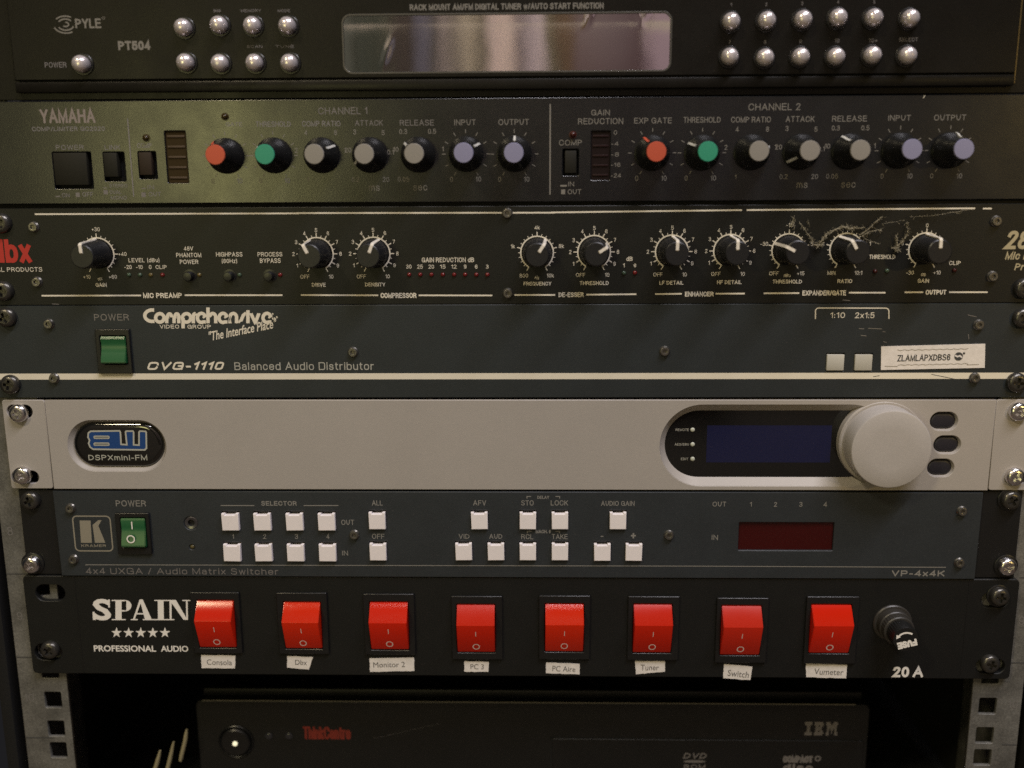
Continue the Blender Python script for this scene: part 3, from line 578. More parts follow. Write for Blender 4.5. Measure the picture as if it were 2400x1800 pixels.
# ================================================================== channel strip (third)
zdt, zdb = rowz(950, 483.5), -0.25
Dx = root('channel_strip', (0, 0, 22), 'black channel strip with ten pointer knobs in white dial rings, third from top', 'audio processor')
link('front_panel', plate([[(XL-6, zdb), (XR+6, zdb), (XR+6, zdt), (XL-6, zdt)]], 0, 3, 0.35), DBXP, Dx); chassis(Dx, 0, zdt)
link('back_panel', box(-214, 214, 190, 192, 1, 40), BLK, Dx)
KD = lathe([(6.5, 0.3), (6.5, 1.2), (6.1, 2.0), (5.5, 14.6), (5.2, 15.6), (4.8, 15.9)], 48, ripple=((2, 3), -0.02), ang=30); KD.materials.append(SATBLK)
def dpointer():
    prof = [(7.1, 0.6), (6.8, 2.0), (6.0, 14.8), (5.55, 16.0), (4.9, 16.25), (1.6, 16.25)]
    w_ = 0.68; vs, fs = [], []
    for r, h in prof: vs += [(-w_, -h, r), (w_, -h, r), (w_, -h+0.5, r-0.5), (-w_, -h+0.5, r-0.5)]
    for i in range(len(prof)-1):
        a, b = 4*i, 4*i+4
        for k in range(4): fs.append((a+k, a+(k+1) % 4, b+(k+1) % 4, b+k))
    fs.append((0, 1, 2, 3)); n = 4*(len(prof)-1); fs.append((n+3, n+2, n+1, n))
    me = mesh('pointer', vs, fs); me.materials.append(mat('ivory_pointer', (0.80, 0.74, 0.64), 0.45)); return me
DP = dpointer()
N10 = ['OFF', '1', '2', '3', '4', '5', '6', '7', '8', '9', '10']
kd = [('D1', 725, 397, -4, {0: '+10', 5: '+30', 8: '+40', 10: '+60'}, 'GAIN', 'dB'), ('D2', 452, 395, -27, dict(enumerate(N10)), 'DRIVE', ''), ('D2', 872, 393, 22, dict(enumerate(N10)), 'DENSITY', ''),
      ('D3', 370, 416, 33, {0: '800', 2.5: '1k', 5: '4k', 7.5: '8k', 10: '10k'}, 'FREQUENCY', 'Hz'), ('D3', 825, 410, 57, dict(enumerate(N10)), 'THRESHOLD', ''), ('D3', 1445, 407, 2, dict(enumerate(N10)), 'LF DETAIL', ''),
      ('D3', 1910, 402, 0, dict(enumerate(N10)), 'HF DETAIL', ''), ('D4', 333, 397, -63, {0: 'OFF', 2.5: '-30', 5: '-15', 7.5: '5', 10: '+15'}, 'THRESHOLD', 'dBu'), ('D4', 795, 393, -29, {0: 'MIN', 2.5: '1', 7.5: '1', 10: '10:1'}, 'RATIO', ''),
      ('D4', 1425, 390, 0, {0: '-30', 2.5: '0', 5: '0', 10: '+10'}, 'GAIN', 'dB')]
ink = Ink()
for c, x, y, ang, nums, nm, un_ in kd:
    X, Z = at(c, x, y); k = link('knob', KD, None, Dx, (X, 0, Z), math.radians(ang)); link('pointer', DP, None, k, (X, 0, Z), math.radians(ang))
    dl = Ink(); R = 7.35
    dl.path([(X+R*math.sin(math.radians(-150+300*i/60)), Z+R*math.cos(math.radians(-150+300*i/60))) for i in range(61)], 0.29, YI, CREAM)
    for t_ in range(21):
        a = math.radians(-150+15*t_); maj = (t_/2) in nums; l_ = 9.3 if maj else 8.5
        dl.seg((X+R*math.sin(a), Z+R*math.cos(a)), (X+l_*math.sin(a), Z+l_*math.cos(a)), 0.2 if maj else 0.14, YI-0.01, CREAM)
    for p_, s_ in nums.items():
        a = math.radians(-150+30*p_); rr = 10.7 if len(s_) < 2 else (11.3 if 0 < p_ < 10 else 12.0)
        dl.fit(s_, X+rr*math.sin(a), Z+(rr-0.1)*math.cos(a), None, 1.75, YI, CREAM, bold=-0.003)
    dl.build('dial_scale', Dx)
    if un_: ink.fit(un_, X, Z-11.2, None, 1.4, YI, CREAM)
    ink.fit(nm, X+0.2, Z-14.0, None, 1.75, YI, CREAM, bold=0.012, track=0.96)
for L in ([('D1', 258, 101, 2212, 95), ('D2', 300, 93, 2212, 90), ('D3', 480, 95, 2005, 76), ('D4', 0, 76, 1822, 62), ('D4', 1885, 64, 1955, 64)],
          [('D1', 308, 705, 1045, 703), ('D1', 1368, 701, 2092, 701), ('D2', 332, 700, 905, 702), ('D2', 1205, 702, 1750, 703), ('D3', 190, 753, 515, 753), ('D3', 762, 751, 1162, 747), ('D3', 1312, 746, 1525, 744),
           ('D3', 1795, 743, 2027, 742), ('D4', 135, 740, 420, 738), ('D4', 815, 735, 1107, 735), ('D4', 1260, 732, 1408, 731), ('D4', 1615, 731, 1922, 731)]):
    for c, x0, y0, x1, y1 in L: ink.line(c, x0, y0, x1, y1, 3.6, YI, CREAM)
T_([('MIC PREAMP', 'D1', 1060, 684, 1347, 722), ('COMPRESSOR', 'D2', 922, 684, 1188, 722), ('DE-ESSER', 'D3', 542, 732, 742, 770), ('ENHANCER', 'D3', 1550, 727, 1778, 765), ('EXPANDER/GATE', 'D4', 445, 717, 793, 757), ('OUTPUT', 'D4', 1428, 713, 1592, 750)], YI, CREAM, bold=0.02)
T_([('48V', 'D1', 1362, 340, 1430, 370), ('PHANTOM', 'D1', 1305, 388, 1490, 420), ('POWER', 'D1', 1332, 438, 1468, 470), ('HIGHPASS', 'D1', 1600, 382, 1795, 415), ('(80Hz)', 'D1', 1643, 430, 1755, 468),
    ('PROCESS', 'D1', 1908, 382, 2090, 414), ('BYPASS', 'D1', 1925, 428, 2078, 462), ('LEVEL (dBu)', 'D1', 952, 424, 1180, 462), ('-20', 'D1', 922, 478, 975, 507), ('-10', 'D1', 1008, 478, 1056, 507), ('0', 'D1', 1103, 478, 1122, 507), ('CLIP', 'D1', 1152, 478, 1235, 507),
    ('GAIN REDUCTION dB', 'D2', 1228, 422, 1615, 457), ('dB', 'D3', 1083, 447, 1132, 482), ('1', 'D3', 1056, 502, 1068, 532), ('6', 'D3', 1142, 502, 1160, 532), ('THRESHOLD', 'D4', 978, 432, 1186, 466), ('CLIP', 'D4', 1615, 482, 1707, 514)], YI, CREAM, bold=0.002)
for s_, x in (('30', 1132), ('25', 1214), ('20', 1298), ('15', 1383), ('12', 1466), ('9', 1549), ('6', 1631), ('3', 1713)):
    w_ = 20 if len(s_) > 1 else 9; ink.text(s_, 'D2', x-w_, 475, x+w_, 504, YI, CREAM)
T_([('28', 'D4', 2062, 240, 2262, 388)], YI, mat('tan_print', (0.42, 0.36, 0.22), 0.6), bold=0.02, shear=0.25)
ink.text('6', 'D4', 2275, 240, 2365, 388, YI, mat('tan_print', (0,0,0)), bold=0.02, shear=0.25)
T_([('Mic Preamp', 'D4', 2062, 408, 2475, 485), ('Processor', 'D4', 2136, 500, 2500, 556)], YI, mat('tan_print', (0, 0, 0)), bold=0.015, shear=0.25)
T_([('dbx', 'D1', -70, 285, 228, 462)], YI, REDI, bold=0.02)
T_([('PROFESSIONAL PRODUCTS', 'D1', -330, 495, 312, 528)], YI, CREAM)
ink.build('printed_lettering', Dx)
LB = lathe([(0.95, 0), (0.95, 0.5), (0.6, 0.9), (0.2, 1.0)], 16, ang=60)
def led(dev, c, x, y, m_):
    me = LB.copy(); me.materials.clear(); me.materials.append(m_); X, Z = at(c, x, y); link('indicator_led', me, None, dev, (X, 0, Z))
LG, LY, LR = mat('unlit_green_led', (0.05, 0.08, 0.05), 0.2), mat('unlit_yellow_led', (0.12, 0.09, 0.03), 0.2), mat('unlit_red_led_small', (0.14, 0.012, 0.012), 0.2)
for x, m_ in ((957, LG), (1038, LG), (1118, LY), (1205, LR), (1478, LY), (1775, LG), (2076, LR)): led(Dx, 'D1', x, 551, m_)
for x in (1135, 1217, 1300, 1384, 1468, 1549, 1632, 1714): led(Dx, 'D2', x, 549, LR)
led(Dx, 'D3', 1062, 578, LG); led(Dx, 'D3', 1150, 576, LR); led(Dx, 'D4', 1022, 565, DRL); led(Dx, 'D4', 1118, 560, LG); led(Dx, 'D4', 1655, 557, DRL)
PB = lathe([(3.1, 0), (3.1, 0.2), (2.2, 0.3), (2.1, 3.2), (1.8, 3.6), (0.5, 3.7)], 24); PB.materials.append(BLK)
for x in (1400, 1697, 1995): X, Z = at('D1', x, 560, -1); link('push_button', PB, None, Dx, (X, 0, Z))
for c, x, y in (('D1', 240, 197), ('D1', 265, 605), ('D2', 1860, 95), ('D2', 1865, 690), ('D4', 2000, 165), ('D4', 1970, 608)): small_screw(Dx, c, x, y)
big_screw(Dx, 'D1', -12, 170, False); big_screw(Dx, 'D1', 5, 675, False); big_screw(Dx, 'D4', 2235, 705, False)
# ================================================================== distributor (fourth)
zc1, zc0 = -0.35, -43.85
Cv = root('audio_distributor', (0, 0, -22), 'charcoal audio distributor with a cream stripe and green power rocker, fourth unit from the top', 'audio distributor')
B2 = [rc('C3', 745, 403, 882, 535), rc('C3', 953, 403, 1090, 535)]
loops = [[(XL-6, zc0), (XR+6, zc0), (XR+6, zc1), (XL-6, zc1)]]+[rrect(*b, 0.3, 2) for b in B2]
link('front_panel', plate(loops, 0, 3, 0.35), COMPP, Cv); chassis(Cv, zc0, zc1, VOID)
for a, b, z0, z1 in B2: link('push_button', box(a+0.25, b-0.25, -0.6, 3, z0+0.25, z1-0.6, 0.3), BTNG, Cv)
ink = Ink()
def stripe(dev, z0, z1, m_, x0=XL-5.9, x1=XR+5.9): ink.poly([(x0, z0), (x1, z0), (x1, z1), (x0, z1)], YI, m_)
stripe(Cv, at('C2', 1100, 464)[1], at('C2', 1100, 429)[1], CREAM)
T_([('POWER', 'C1', 542, 88, 742, 126)], YI, GREYI, bold=0.0)
T_([('1:10', 'C3', 778, 102, 886, 143), ('2x1:5', 'C3', 962, 102, 1104, 144)], YI, CREAM)
T_([('VIDEO', 'C1', 920, 150, 1032, 172), ('GROUP', 'C1', 1080, 150, 1215, 173)], YI, CREAM, bold=0.01)
T_([('Balanced Audio Distributor', 'C1', 1350, 366, 2153, 411)], YI, mat('light_grey_print', (0.40, 0.39, 0.34), 0.6), rmax=0.24)
T_([('CVG-1110', 'C1', 848, 364, 1292, 410)], YI, CREAM, bold=0.03, shear=0.3, rmax=0.24)
ink.fit('"The Interface Place"', (at('C1', 1180, 0, 0)[0]+at('C1', 1600, 0, 0)[0])/2, at('C1', 1388, 178)[1], mmpx(*ph('C1', 1388, 178))*405*0.4069, 4.4, YI, CREAM, shear=0.45, angle=11, bold=0.012, book=True)
P = [at('C3', 667, 150), at('C3', 668, 85), at('C3', 676, 74), at('C3', 690, 69), at('C3', 1190, 70), at('C3', 1203, 75), at('C3', 1211, 88), at('C3', 1211, 150)]
ink.path(P, 0.24, YI, CREAM)
for c, x0, y0, x1, y1 in (('C3', 990, 222, 1028, 224), ('C3', 1058, 220, 1160, 224), ('C3', 1003, 272, 1045, 276), ('C3', 1170, 318, 1195, 324), ('C3', 1095, 578, 1143, 570), ('C3', 1800, 262, 1804, 300), ('C3', 1795, 120, 1860, 135), ('C3', 1525, 560, 1700, 596), ('C3', 868, 10, 925, 14), ('C3', 1165, 245, 1185, 246), ('C1', 300, 30, 340, 33)):
    ink.line(c, x0, y0, x1, y1, 1.6, YI-0.02, (GREYI if y0 in (222, 220, 272) else DIMI) if y0 < 500 else INK)
ink.build('printed_lettering', Cv)
# logo in double line script lettering
lg = Ink()
def L1(x, y): return at('L1', x, y, YI)
def arc(cx, cy, rx, ry, a0, a1, n=16): return [L1(cx+rx*math.cos(math.radians(a0+(a1-a0)*i/n)), cy-ry*math.sin(math.radians(a0+(a1-a0)*i/n))) for i in range(n+1)]
def dbl(pts_fn):
    for d in (-1, 1): lg.k += 1; lg.path(pts_fn(d*11), 0.42, YI-0.0006*lg.k, CREAM)
dbl(lambda o: [L1(240, 155+o)]+arc(215, 232, 102+o*-1, 78-o, 95, 265, 22)+[L1(245, 310-o)])
def ring_(cx, w_=62, a0=0, a1=360):
    for d in (-1, 1): lg.k += 1; lg.path(arc(cx, 262, w_-5+d*11, 58+d*11, a0, a1, 26), 0.42, YI-0.0006*lg.k, CREAM)
ring_(318); ring_(682)
for x0 in (412, 512): dbl(lambda o, x0=x0: [L1(x0-o*0+(-10 if o < 0 else 10), 335), L1(x0+(-10 if o < 0 else 10), 250)]+arc(x0+38, 255, 28-o, 48-o, 180, 0, 12)+[L1(x0+66-(-o), 335)][0:0])
dbl(lambda o: [L1(576+o, 335), L1(576+o, 255)])
dbl(lambda o: [L1(635+o, 262), L1(635+o, 405)])
dbl(lambda o: [L1(775+o, 335), L1(775+o, 255)]+arc(805+o, 245, 30, 40-o, 180, 70, 8))
for cx in (885, 1180, 1780): dbl(lambda o, cx=cx: [L1(cx+20, 262)]+arc(cx, 262, 54-o, 62-o, 20, 300, 22)+[L1(cx+60, 318-o)])
dbl(lambda o: [L1(975+o, 120), L1(975+o, 335)]); dbl(lambda o: [L1(1000+0*o, 250)]+arc(1040, 250, 40-o, 48-o, 150, 0, 10)+[L1(1080-o, 335)])
dbl(lambda o: [L1(1275+o, 335), L1(1275+o, 250)]+arc(1320, 252, 45-o, 50-o, 180, 0, 12)+[L1(1365-o, 335)])
dbl(lambda o: [L1(1395, 318-o), L1(1425+o, 300), L1(1460+o, 220), L1(1490, 200+o)])
dbl(lambda o: [L1(1520+o, 158), L1(1520+o, 335)]); dbl(lambda o: [L1(1560+o, 200), L1(1620+o, 330), L1(1670+o, 200)])
for x0, y0, x1, y1 in ((1850, 200, 1865, 215), (1855, 258, 1862, 285), (1880, 258, 1888, 285), (1910, 240, 1920, 265)):
    lg.k += 1; lg.seg(L1(x0, y0), L1(x1, y1), 0.3, YI-0.0006*lg.k, CREAM)
lg.build('script_logo', Cv)
def rocker(dev, x0, x1, z0, z1, fr, m_, prof, Yf=0.0, fm=BLK, name='rocker_switch'):
    """frame proud of the panel and a wedge rocker; prof = [(fraction from top, height)]"""
    fx0_, fx1_, fz0, fz1 = fr
    f = link(name, plate([rrect(fx0_, fx1_, fz0, fz1, 0.5, 3), rrect(x0-0.3, x1+0.3, z0-0.4, z1+0.4, 0.3, 2)], Yf-1.5, Yf, 0.35), fm, dev)
    link('switch_well', box(x0-0.35, x1+0.35, Yf-0.25, Yf-0.02, z0-0.5, z1+0.5), VOID, f)
    vs, n = [], len(prof)
    for sx in (x0, x1):
        for t_, h in prof: vs.append((sx, Yf-h, z1-(z1-z0)*t_))
        vs.append((sx, Yf-0.1, z0)); vs.append((sx, Yf-0.1, z1))
    n += 2; fs = [(i, (i+1) % n, n+(i+1) % n, n+i) for i in range(n)]+[tuple(range(n))[::-1], tuple(range(n, 2*n))]
    me = mesh('rocker', vs, fs); bm = bmesh.new(); bm.from_mesh(me)
    bmesh.ops.recalc_face_normals(bm, faces=bm.faces)
    bmesh.ops.bevel(bm, geom=[e for e in bm.edges if e.calc_face_angle(0) > 0.3], offset=0.28*S, segments=2, affect='EDGES'); bm.to_mesh(me); bm.free(); smooth_by_angle(me, 30)
    r = link('rocker', me, m_, f)
    return f, r
a, b, z0, z1 = rc('C1', 590, 222, 715, 372, -2)
fr = rc('C1', 556, 175, 755, 432, -1.2)
pr = [(t_/8, 3.1-2.0*(1-(2*t_/8-1)**2)) for t_ in range(9)]
pr = [(0, 1.6), (0.06, 2.0), (0.25, 1.5), (0.42, 1.55), (0.6, 2.2), (0.8, 3.2), (0.95, 3.6), (1.0, 2.4)]
rocker(Cv, a-0.7, b+0.7, z0-0.2, z1+0.2, fr, GRNP, pr, name='power_switch')
for c, x, y in (('C1', 275, 148), ('C1', 305, 462), ('C2', 310, 310), ('C2', 2110, 305), ('C3', 1885, 197), ('C3', 1855, 590)): small_screw(Cv, c, x, y)
big_screw(Cv, 'C1', 22, 112, False); big_screw(Cv, 'C1', 45, 500, False); big_screw(Cv, 'C3', 2222, 150, False); big_screw(Cv, 'C3', 2175, 628, False)
# label sticker
q = [at('C3', *p, -0.3) for p in ((1155, 354), (1925, 334), (1921, 512), (1152, 528))]
def paper(dev, q, lab, th=0.25, name='paper_label', ragged=True, Y0=0.0):
    pts = []
    for i in range(4):
        a_, b_ = Vector(q[i]), Vector(q[(i+1) % 4]); n_ = 10
        for k in range(n_):
            p = a_.lerp(b_, k/n_); j = (random.uniform(-0.13, 0.13) if ragged and k else 0); d = (b_-a_).normalized(); pts.append((p.x-d.y*j, p.y+d.x*j))
    return link(name, plate([pts[::-1]], Y0-th, Y0-0.02), PAPER, dev, label=lab)
st = paper(Cv, q, 'white asset tag with a printed code and scalloped inner edge', 0.35, 'asset_tag', False)
tg = Ink(); YT = -0.42
c0, c1 = Vector(at('C3', 1155, 440, -0.4)), Vector(at('C3', 1922, 424, -0.4)); ang = math.degrees(math.atan2(c1.y-c0.y, c1.x-c0.x))
tx = at('C3', 1470, 437, -0.4); tg.fit('ZLAMLAPXDBS6', tx[0], tx[1], mmpx(*ph('C3', 1470, 437))*392*0.3165, 3.0, YT, INK, bold=0.01, angle=ang, shear=0.06)
cc = at('C3', 1728, 428, YT); tg.poly(circ(cc[0], cc[1], 1.95), YT, INK); dd = at('C3', 1768, 405, YT); tg.poly(circ(dd[0], dd[1], 0.55, 12), YT, INK)
tg.path([(cc[0]-1.7, cc[1]+0.5), (cc[0]-0.5, cc[1]-0.1), (cc[0]+0.5, cc[1]+0.35), (cc[0]+1.6, cc[1]-0.5)], 0.36, YT-0.02, PAPER)
SH = mat('tag_emboss_grey', (0.34, 0.31, 0.27), 0.8)
for y_, ph_ in ((496, 0), (378, 1)):
    pts = []
    for i in range(65):
        x_ = 1275+i*8.2; yy = y_-(x_-1270)*0.020-6*abs(math.sin(i*math.pi/6.4))*(1 if ph_ == 0 else -1); pts.append(at('C3', x_, yy, YT))
    tg.path(pts, 0.14, YT, SH)
tg.path([at('C3', 1180, 500, YT), at('C3', 1275, 502, YT)], 0.16, YT-0.004, SH); tg.path([at('C3', 1790, 490, YT), at('C3', 1880, 487, YT)], 0.16, YT-0.004, SH)
tg.build('tag_print', st)

# ================================================================== processor (fifth, beige)
zw1, zw0 = -44.9, -88.45
Wp = root('broadcast_processor', (0, 0, -66), 'beige audio processor with large round jog knob and dark blue screen', 'audio processor')
sl = []
def slotpx(c, x0, y0, x1, y1): a, b, z0_, z1_ = rc(c, x0, y0, x1, y1); r = min(b-a, z1_-z0_)/2-0.02; return rrect(a, b, z0_, z1_, r, 6)
xdl, xdr = at('W1', 365, 350)[0], at('W2', 2028, 280)[0]
sl = [slotpx('W1', 50, 60, 240, 160), slotpx('W1', 85, 548, 288, 642)]
link('left_ear', plate([rrect(XL, xdl-0.22, zw0, zw1, 1.2, 3)]+sl, 0, 2.6, 0.3), WHITEP, Wp)
sr = [slotpx('W2', 2128, 55, 2290, 130), slotpx('W2', 2095, 430, 2260, 505)]
link('right_ear', plate([rrect(xdr+0.22, XR, zw0, zw1, 1.2, 3)]+sr, 0, 2.6, 0.3), WHITEP, Wp)
def pill(x0, x1, z0, z1, n=14): return rrect(x0, x1, z0, z1, (z1-z0)/2-0.01, n)
# openings
bo = rc('W1', 508, 174, 1232, 548); bi = rc('W1', 540, 193, 1213, 520)
so = list(rc('W2', 114, 46, 1500, 512)); si = list(rc('W2', 142, 78, 1500, 462, 3))
kx, kz = at('W2', 1450, 306, -12.5)
so[1] = kx+4; si[1] = kx+2
BTN = [rc('W2', 1668, 86, 1828, 192), rc('W2', 1688, 222, 1845, 326), rc('W2', 1652, 356, 1806, 458)]
loops = [[(xdl+0.22, zw0), (xdr-0.22, zw0), (xdr-0.22, zw1), (xdl+0.22, zw1)], pill(*bo), pill(*so)]+[pill(*b_) for b_ in BTN]
link('front_panel', plate(loops, -0.6, 2.6, 0.3), WHITEP, Wp); chassis(Wp, zw0, zw1, VOID, 214)
link('seam_backing', box(xdl-1.5, xdl+1.5, 2.7, 3.1, zw0+0.5, zw1-0.5), mat('seam_brown', (0.16, 0.12, 0.06), 0.7), Wp); link('seam_backing', box(xdr-1.5, xdr+1.5, 2.7, 3.1, zw0+0.5, zw1-0.5), MATS['seam_brown'], Wp)
# badge
bd = link('logo_badge', ring_loft(pill(*bo), -0.5, pill(bi[0], bi[1], bi[2], bi[3]), 1.3, 'rim'), WHITEP, Wp, label='black pill shaped badge with blue emblem')
GLB = mat('domed_black_resin', (0.006, 0.006, 0.005), 0.06, coat=1.0)
def dome(loop_fn, y_base, h, n=7, name='dome'):
    L = []; vs, fs = [], []
    for k in range(n+1):
        t_ = k/n; ins = (1-math.cos(t_*math.pi/2))*2.6; yy = y_base-h*math.sin(t_*math.pi/2); lp = loop_fn(ins); vs += [(x, yy, z) for x, z in lp]; m_ = len(lp)
    for k in range(n):
        for i in range(m_): fs.append((k*m_+i, k*m_+(i+1) % m_, (k+1)*m_+(i+1) % m_, (k+1)*m_+i))
    fs.append(tuple(n*m_+i for i in range(m_)))
    me = mesh(name, vs, fs); smooth_by_angle(me, 50); return me
link('badge_face', dome(lambda s: pill(bi[0]+0.05+s, bi[1]-0.05-s, bi[2]+0.05+s, bi[3]-0.05-s), 1.3, 1.5), GLB, bd)
lg = Ink(); YB = -0.25
BLUE = mat('blue_emblem', (0.008, 0.05, 0.19), 0.35); SILV = mat('silver_emblem_outline', (0.42, 0.42, 0.36), 0.45)
E_ = [(672, 255), (885, 252), (892, 262), (897, 352), (940, 355), (930, 262), (935, 254), (985, 254), (990, 262), (990, 355), (1030, 358), (1030, 262), (1036, 254), (1078, 256), (1083, 262), (1085, 380), (1072, 393), (690, 388), (668, 372), (657, 345), (664, 322), (652, 300), (655, 268)]
EP = [at('W1', x, y, YB) for x, y in E_]
blue = plate([EP[::-1]], YB-0.02, YB+0.02); link('emblem', blue, BLUE, bd)
lg.path(EP, 0.38, YB-0.06, SILV, closed=True)
for y0 in (287, 338):
    a, b, z0_, z1_ = rc('W1', 693, y0, 812, y0+25, YB); lg.poly(rrect(a, b, z0_, z1_, 0.7, 4), YB-0.08, SILV); lg.poly(rrect(a+0.5, b-0.5, z0_+0.45, z1_-0.45, 0.3, 3), YB-0.11, mat('emblem_grey', (0.2, 0.2, 0.18), 0.5))
lg.text('DSPXmini-FM', 'W1', 655, 430, 1090, 470, YB, SILV, bold=0.01, track=1.35)
lg.build('emblem_outline', bd)
# display recess
rec = link('display_bezel', ring_loft(pill(*so), -0.5, pill(*si), 3.0, 'bezel'), WHITEP, Wp)
GLS = mat('smoked_black_glass', (0.004, 0.004, 0.004), 0.08, coat=0.5)
link('display_glass', plate([pill(si[0], si[1], si[2], si[3])], 3.0, 3.4), GLS, rec)
a, b, z0_, z1_ = rc('W2', 384, 165, 1100, 378, 2.9)
link('lcd_screen', box(a, b, 2.93, 3.0, z0_, z1_), mat('dark_blue_lcd', (0.007, 0.009, 0.042), 0.12, spec=0.7), rec)
i2 = Ink(); YG = 2.94
for s_, x0, x1, y in (('REMOTE', 205, 282, 190), ('AES/EBU', 200, 282, 274), ('EDIT', 236, 278, 358)): i2.text(s_, 'W2', x0, y-7, x1, y+7, YG, mat('light_grey_print', (0, 0, 0)))
i2.build('printed_lettering', rec)
for y in (190, 274, 358): X, Z = at('W2', 303, y, YG); me = lathe([(1.05, 0), (1.0, 0.3), (0.5, 0.5)], 16, ang=60); link('indicator_led', me, mat('milky_led', (0.50, 0.52, 0.44), 0.4), rec, (X, 3.0, Z))
for b_ in BTN:
    r = link('soft_key_recess', ring_loft(pill(*b_), -0.5, pill(b_[0]+0.5, b_[1]-0.5, b_[2]+0.5, b_[3]-0.5), 1.2, 'rim'), WHITEP, Wp)
    link('soft_key', dome(lambda s, b_=b_: pill(b_[0]+0.5+s*0.6, b_[1]-0.5-s*0.6, b_[2]+0.5+s*0.6, b_[3]-0.5-s*0.6), 1.6, 1.3, 4), mat('dark_rubber_key', (0.018, 0.017, 0.024), 0.42), r)
RK = mmpx(*ph('W2', 1450, 306), -12.5)*236*0.4069
plat = lathe([(RK+1.8, -3), (RK+1.6, 0.3), (RK+1.0, 0.9), (RK*0.5, 0.9)], 72); link('knob_seat', plat, WHITEP, Wp, (kx, 0, kz))
link('jog_knob', lathe([(RK+0.1, 1.0), (RK, 1.6), (RK-0.1, 11.6), (RK-0.5, 12.3), (RK-1.0, 12.5), (RK*0.5, 12.55)], 96), mat('jog_knob_paint', (0.41, 0.385, 0.365), 0.42, bump=0.15, var=0.04, vscale=40, rvar=0.06), Wp, (kx, 0, kz), label='large flat round beige knob')
big_screw(Wp, 'W1', 120, 130, True); big_screw(Wp, 'W1', 148, 592, True); big_screw(Wp, 'W2', 2192, 92, True); big_screw(Wp, 'W2', 2172, 468, True)

# ================================================================== matrix switcher (sixth)
zk1, zk0 = -89.4, rowz(1150, 1352)
Kr = root('matrix_switcher', (0, 0, -111), 'charcoal matrix switcher with nineteen white square buttons and red display, sixth unit from the top', 'video switcher')
xk0, xk1 = at('K1', 375, 300)[0], at('K3', 1948, 300)[0]
sl = [slotpx('V2', 260, 250, 660, 560), slotpx('V2', 330, 1320, 700, 1600)]
link('ear_plate', plate([[(XL+2.5, zk0), (XR-2, zk0), (XR-2, zk1), (XL+2.5, zk1)]], 1.2, 3.0, 0.3), BLK, Kr)
bts = [(('K1', x0, y0, x0+110, y0+108)) for x0, y0 in ((1446, 168), (1652, 168), (1860, 168), (2067, 168), (1457, 367), (1660, 367), (1867, 367), (2073, 367))]
bts += [(('K2', x0, y0, x0+95, y0+95)) for x0, y0 in ((408, 143), (413, 322), (995, 143), (905, 321), (1090, 321), (1273, 143), (1273, 321), (1457, 143), (1457, 321), (1790, 143), (1700, 324), (1881, 324))]
R_ = [rc(*b_) for b_ in bts]
hs = [rrect(a-0.25, b+0.25, z0_-0.25, z1_+0.8, 0.3, 2) for a, b, z0_, z1_ in R_]
dr = rc('K3', 566, 205, 1112, 366); hs.append(rrect(*dr, 0.4, 3))
jk = at('K1', 1240, 235); hs.append(circ(jk[0], jk[1], 3.3, 28)); lj = at('K1', 1248, 390); hs.append(circ(lj[0], lj[1], 1.3, 16))
link('front_panel', plate([[(xk0, zk0), (xk1, zk0), (xk1, zk1), (xk0, zk1)]]+hs, -0.8, 1.2, 0.35), KRAM, Kr); chassis(Kr, zk0, zk1, VOID)
def keycap():
    bm = bmesh.new(); w_ = 3.95
    me = plate([[(-w_, -w_), (w_, -w_), (w_, w_-0.0), (2.6, w_), (2.4, w_-0.7), (-2.4, w_-0.7), (-2.6, w_), (-w_, w_)]], -2.4, 3.0, 0.3); smooth_by_angle(me, 40); me.materials.append(BTNW); return me
KC = keycap()
for a, b, z0_, z1_ in R_:
    o = link('push_button', KC, None, Kr, ((a+b)/2, 0, (z0_+z1_)/2), random.uniform(-0.02, 0.02)); o.scale = ((b-a)/7.95, 1, (z1_-z0_)/7.95)
link('led_display', box(dr[0], dr[1], 0.6, 1.6, dr[2], dr[3]), mat('dark_red_filter', (0.042, 0.003, 0.003), 0.2), Kr)
link('socket', lathe([(3.3, -6), (3.3, 0.9), (2.9, 1.1), (1.7, 0.9), (1.6, -6)], 32), mat('socket_steel', (0.2, 0.2, 0.22), 0.25, metal=0.9), Kr, (jk[0], 0.6, jk[1]))
link('indicator_led', lathe([(1.2, 0), (1.2, 0.5), (0.7, 1.0), (0.2, 1.1)], 16, ang=60), mat('unlit_olive_led', (0.09, 0.075, 0.03), 0.25), Kr, (lj[0], 0.2, lj[1]))
ink = Ink(); YK = -0.86
LK = mat('switcher_grey_print', (0.22, 0.21, 0.19), 0.6)
T_([('POWER', 'K1', 750, 90, 945, 130), ('1', 'K1', 1506, 310, 1516, 340), ('2', 'K1', 1705, 310, 1725, 340), ('3', 'K1', 1910, 308, 1932, 340), ('4', 'K1', 2115, 308, 2135, 340),
    ('OUT', 'K2', 245, 192, 320, 222), ('IN', 'K2', 250, 370, 284, 398), ('ALL', 'K2', 422, 80, 484, 110), ('OFF', 'K2', 422, 273, 494, 302), ('AFV', 'K2', 1005, 80, 1080, 110), ('STO', 'K2', 1282, 80, 1354, 110), ('LOCK', 'K2', 1452, 80, 1552, 110),
    ('AUDIO GAIN', 'K2', 1742, 84, 1935, 112), ('VID', 'K2', 922, 274, 984, 302), ('AUD', 'K2', 1098, 274, 1173, 302), ('RCL', 'K2', 1282, 275, 1352, 304), ('TAKE', 'K2', 1458, 275, 1550, 304)], YK, LK, bold=0.005)
T_([('SELECTOR', 'K1', 1693, 95, 1922, 125), ('DELAY', 'K2', 1375, 54, 1443, 72), ('MACH. #', 'K2', 1365, 250, 1452, 270)], YK, LK, bold=0.02)
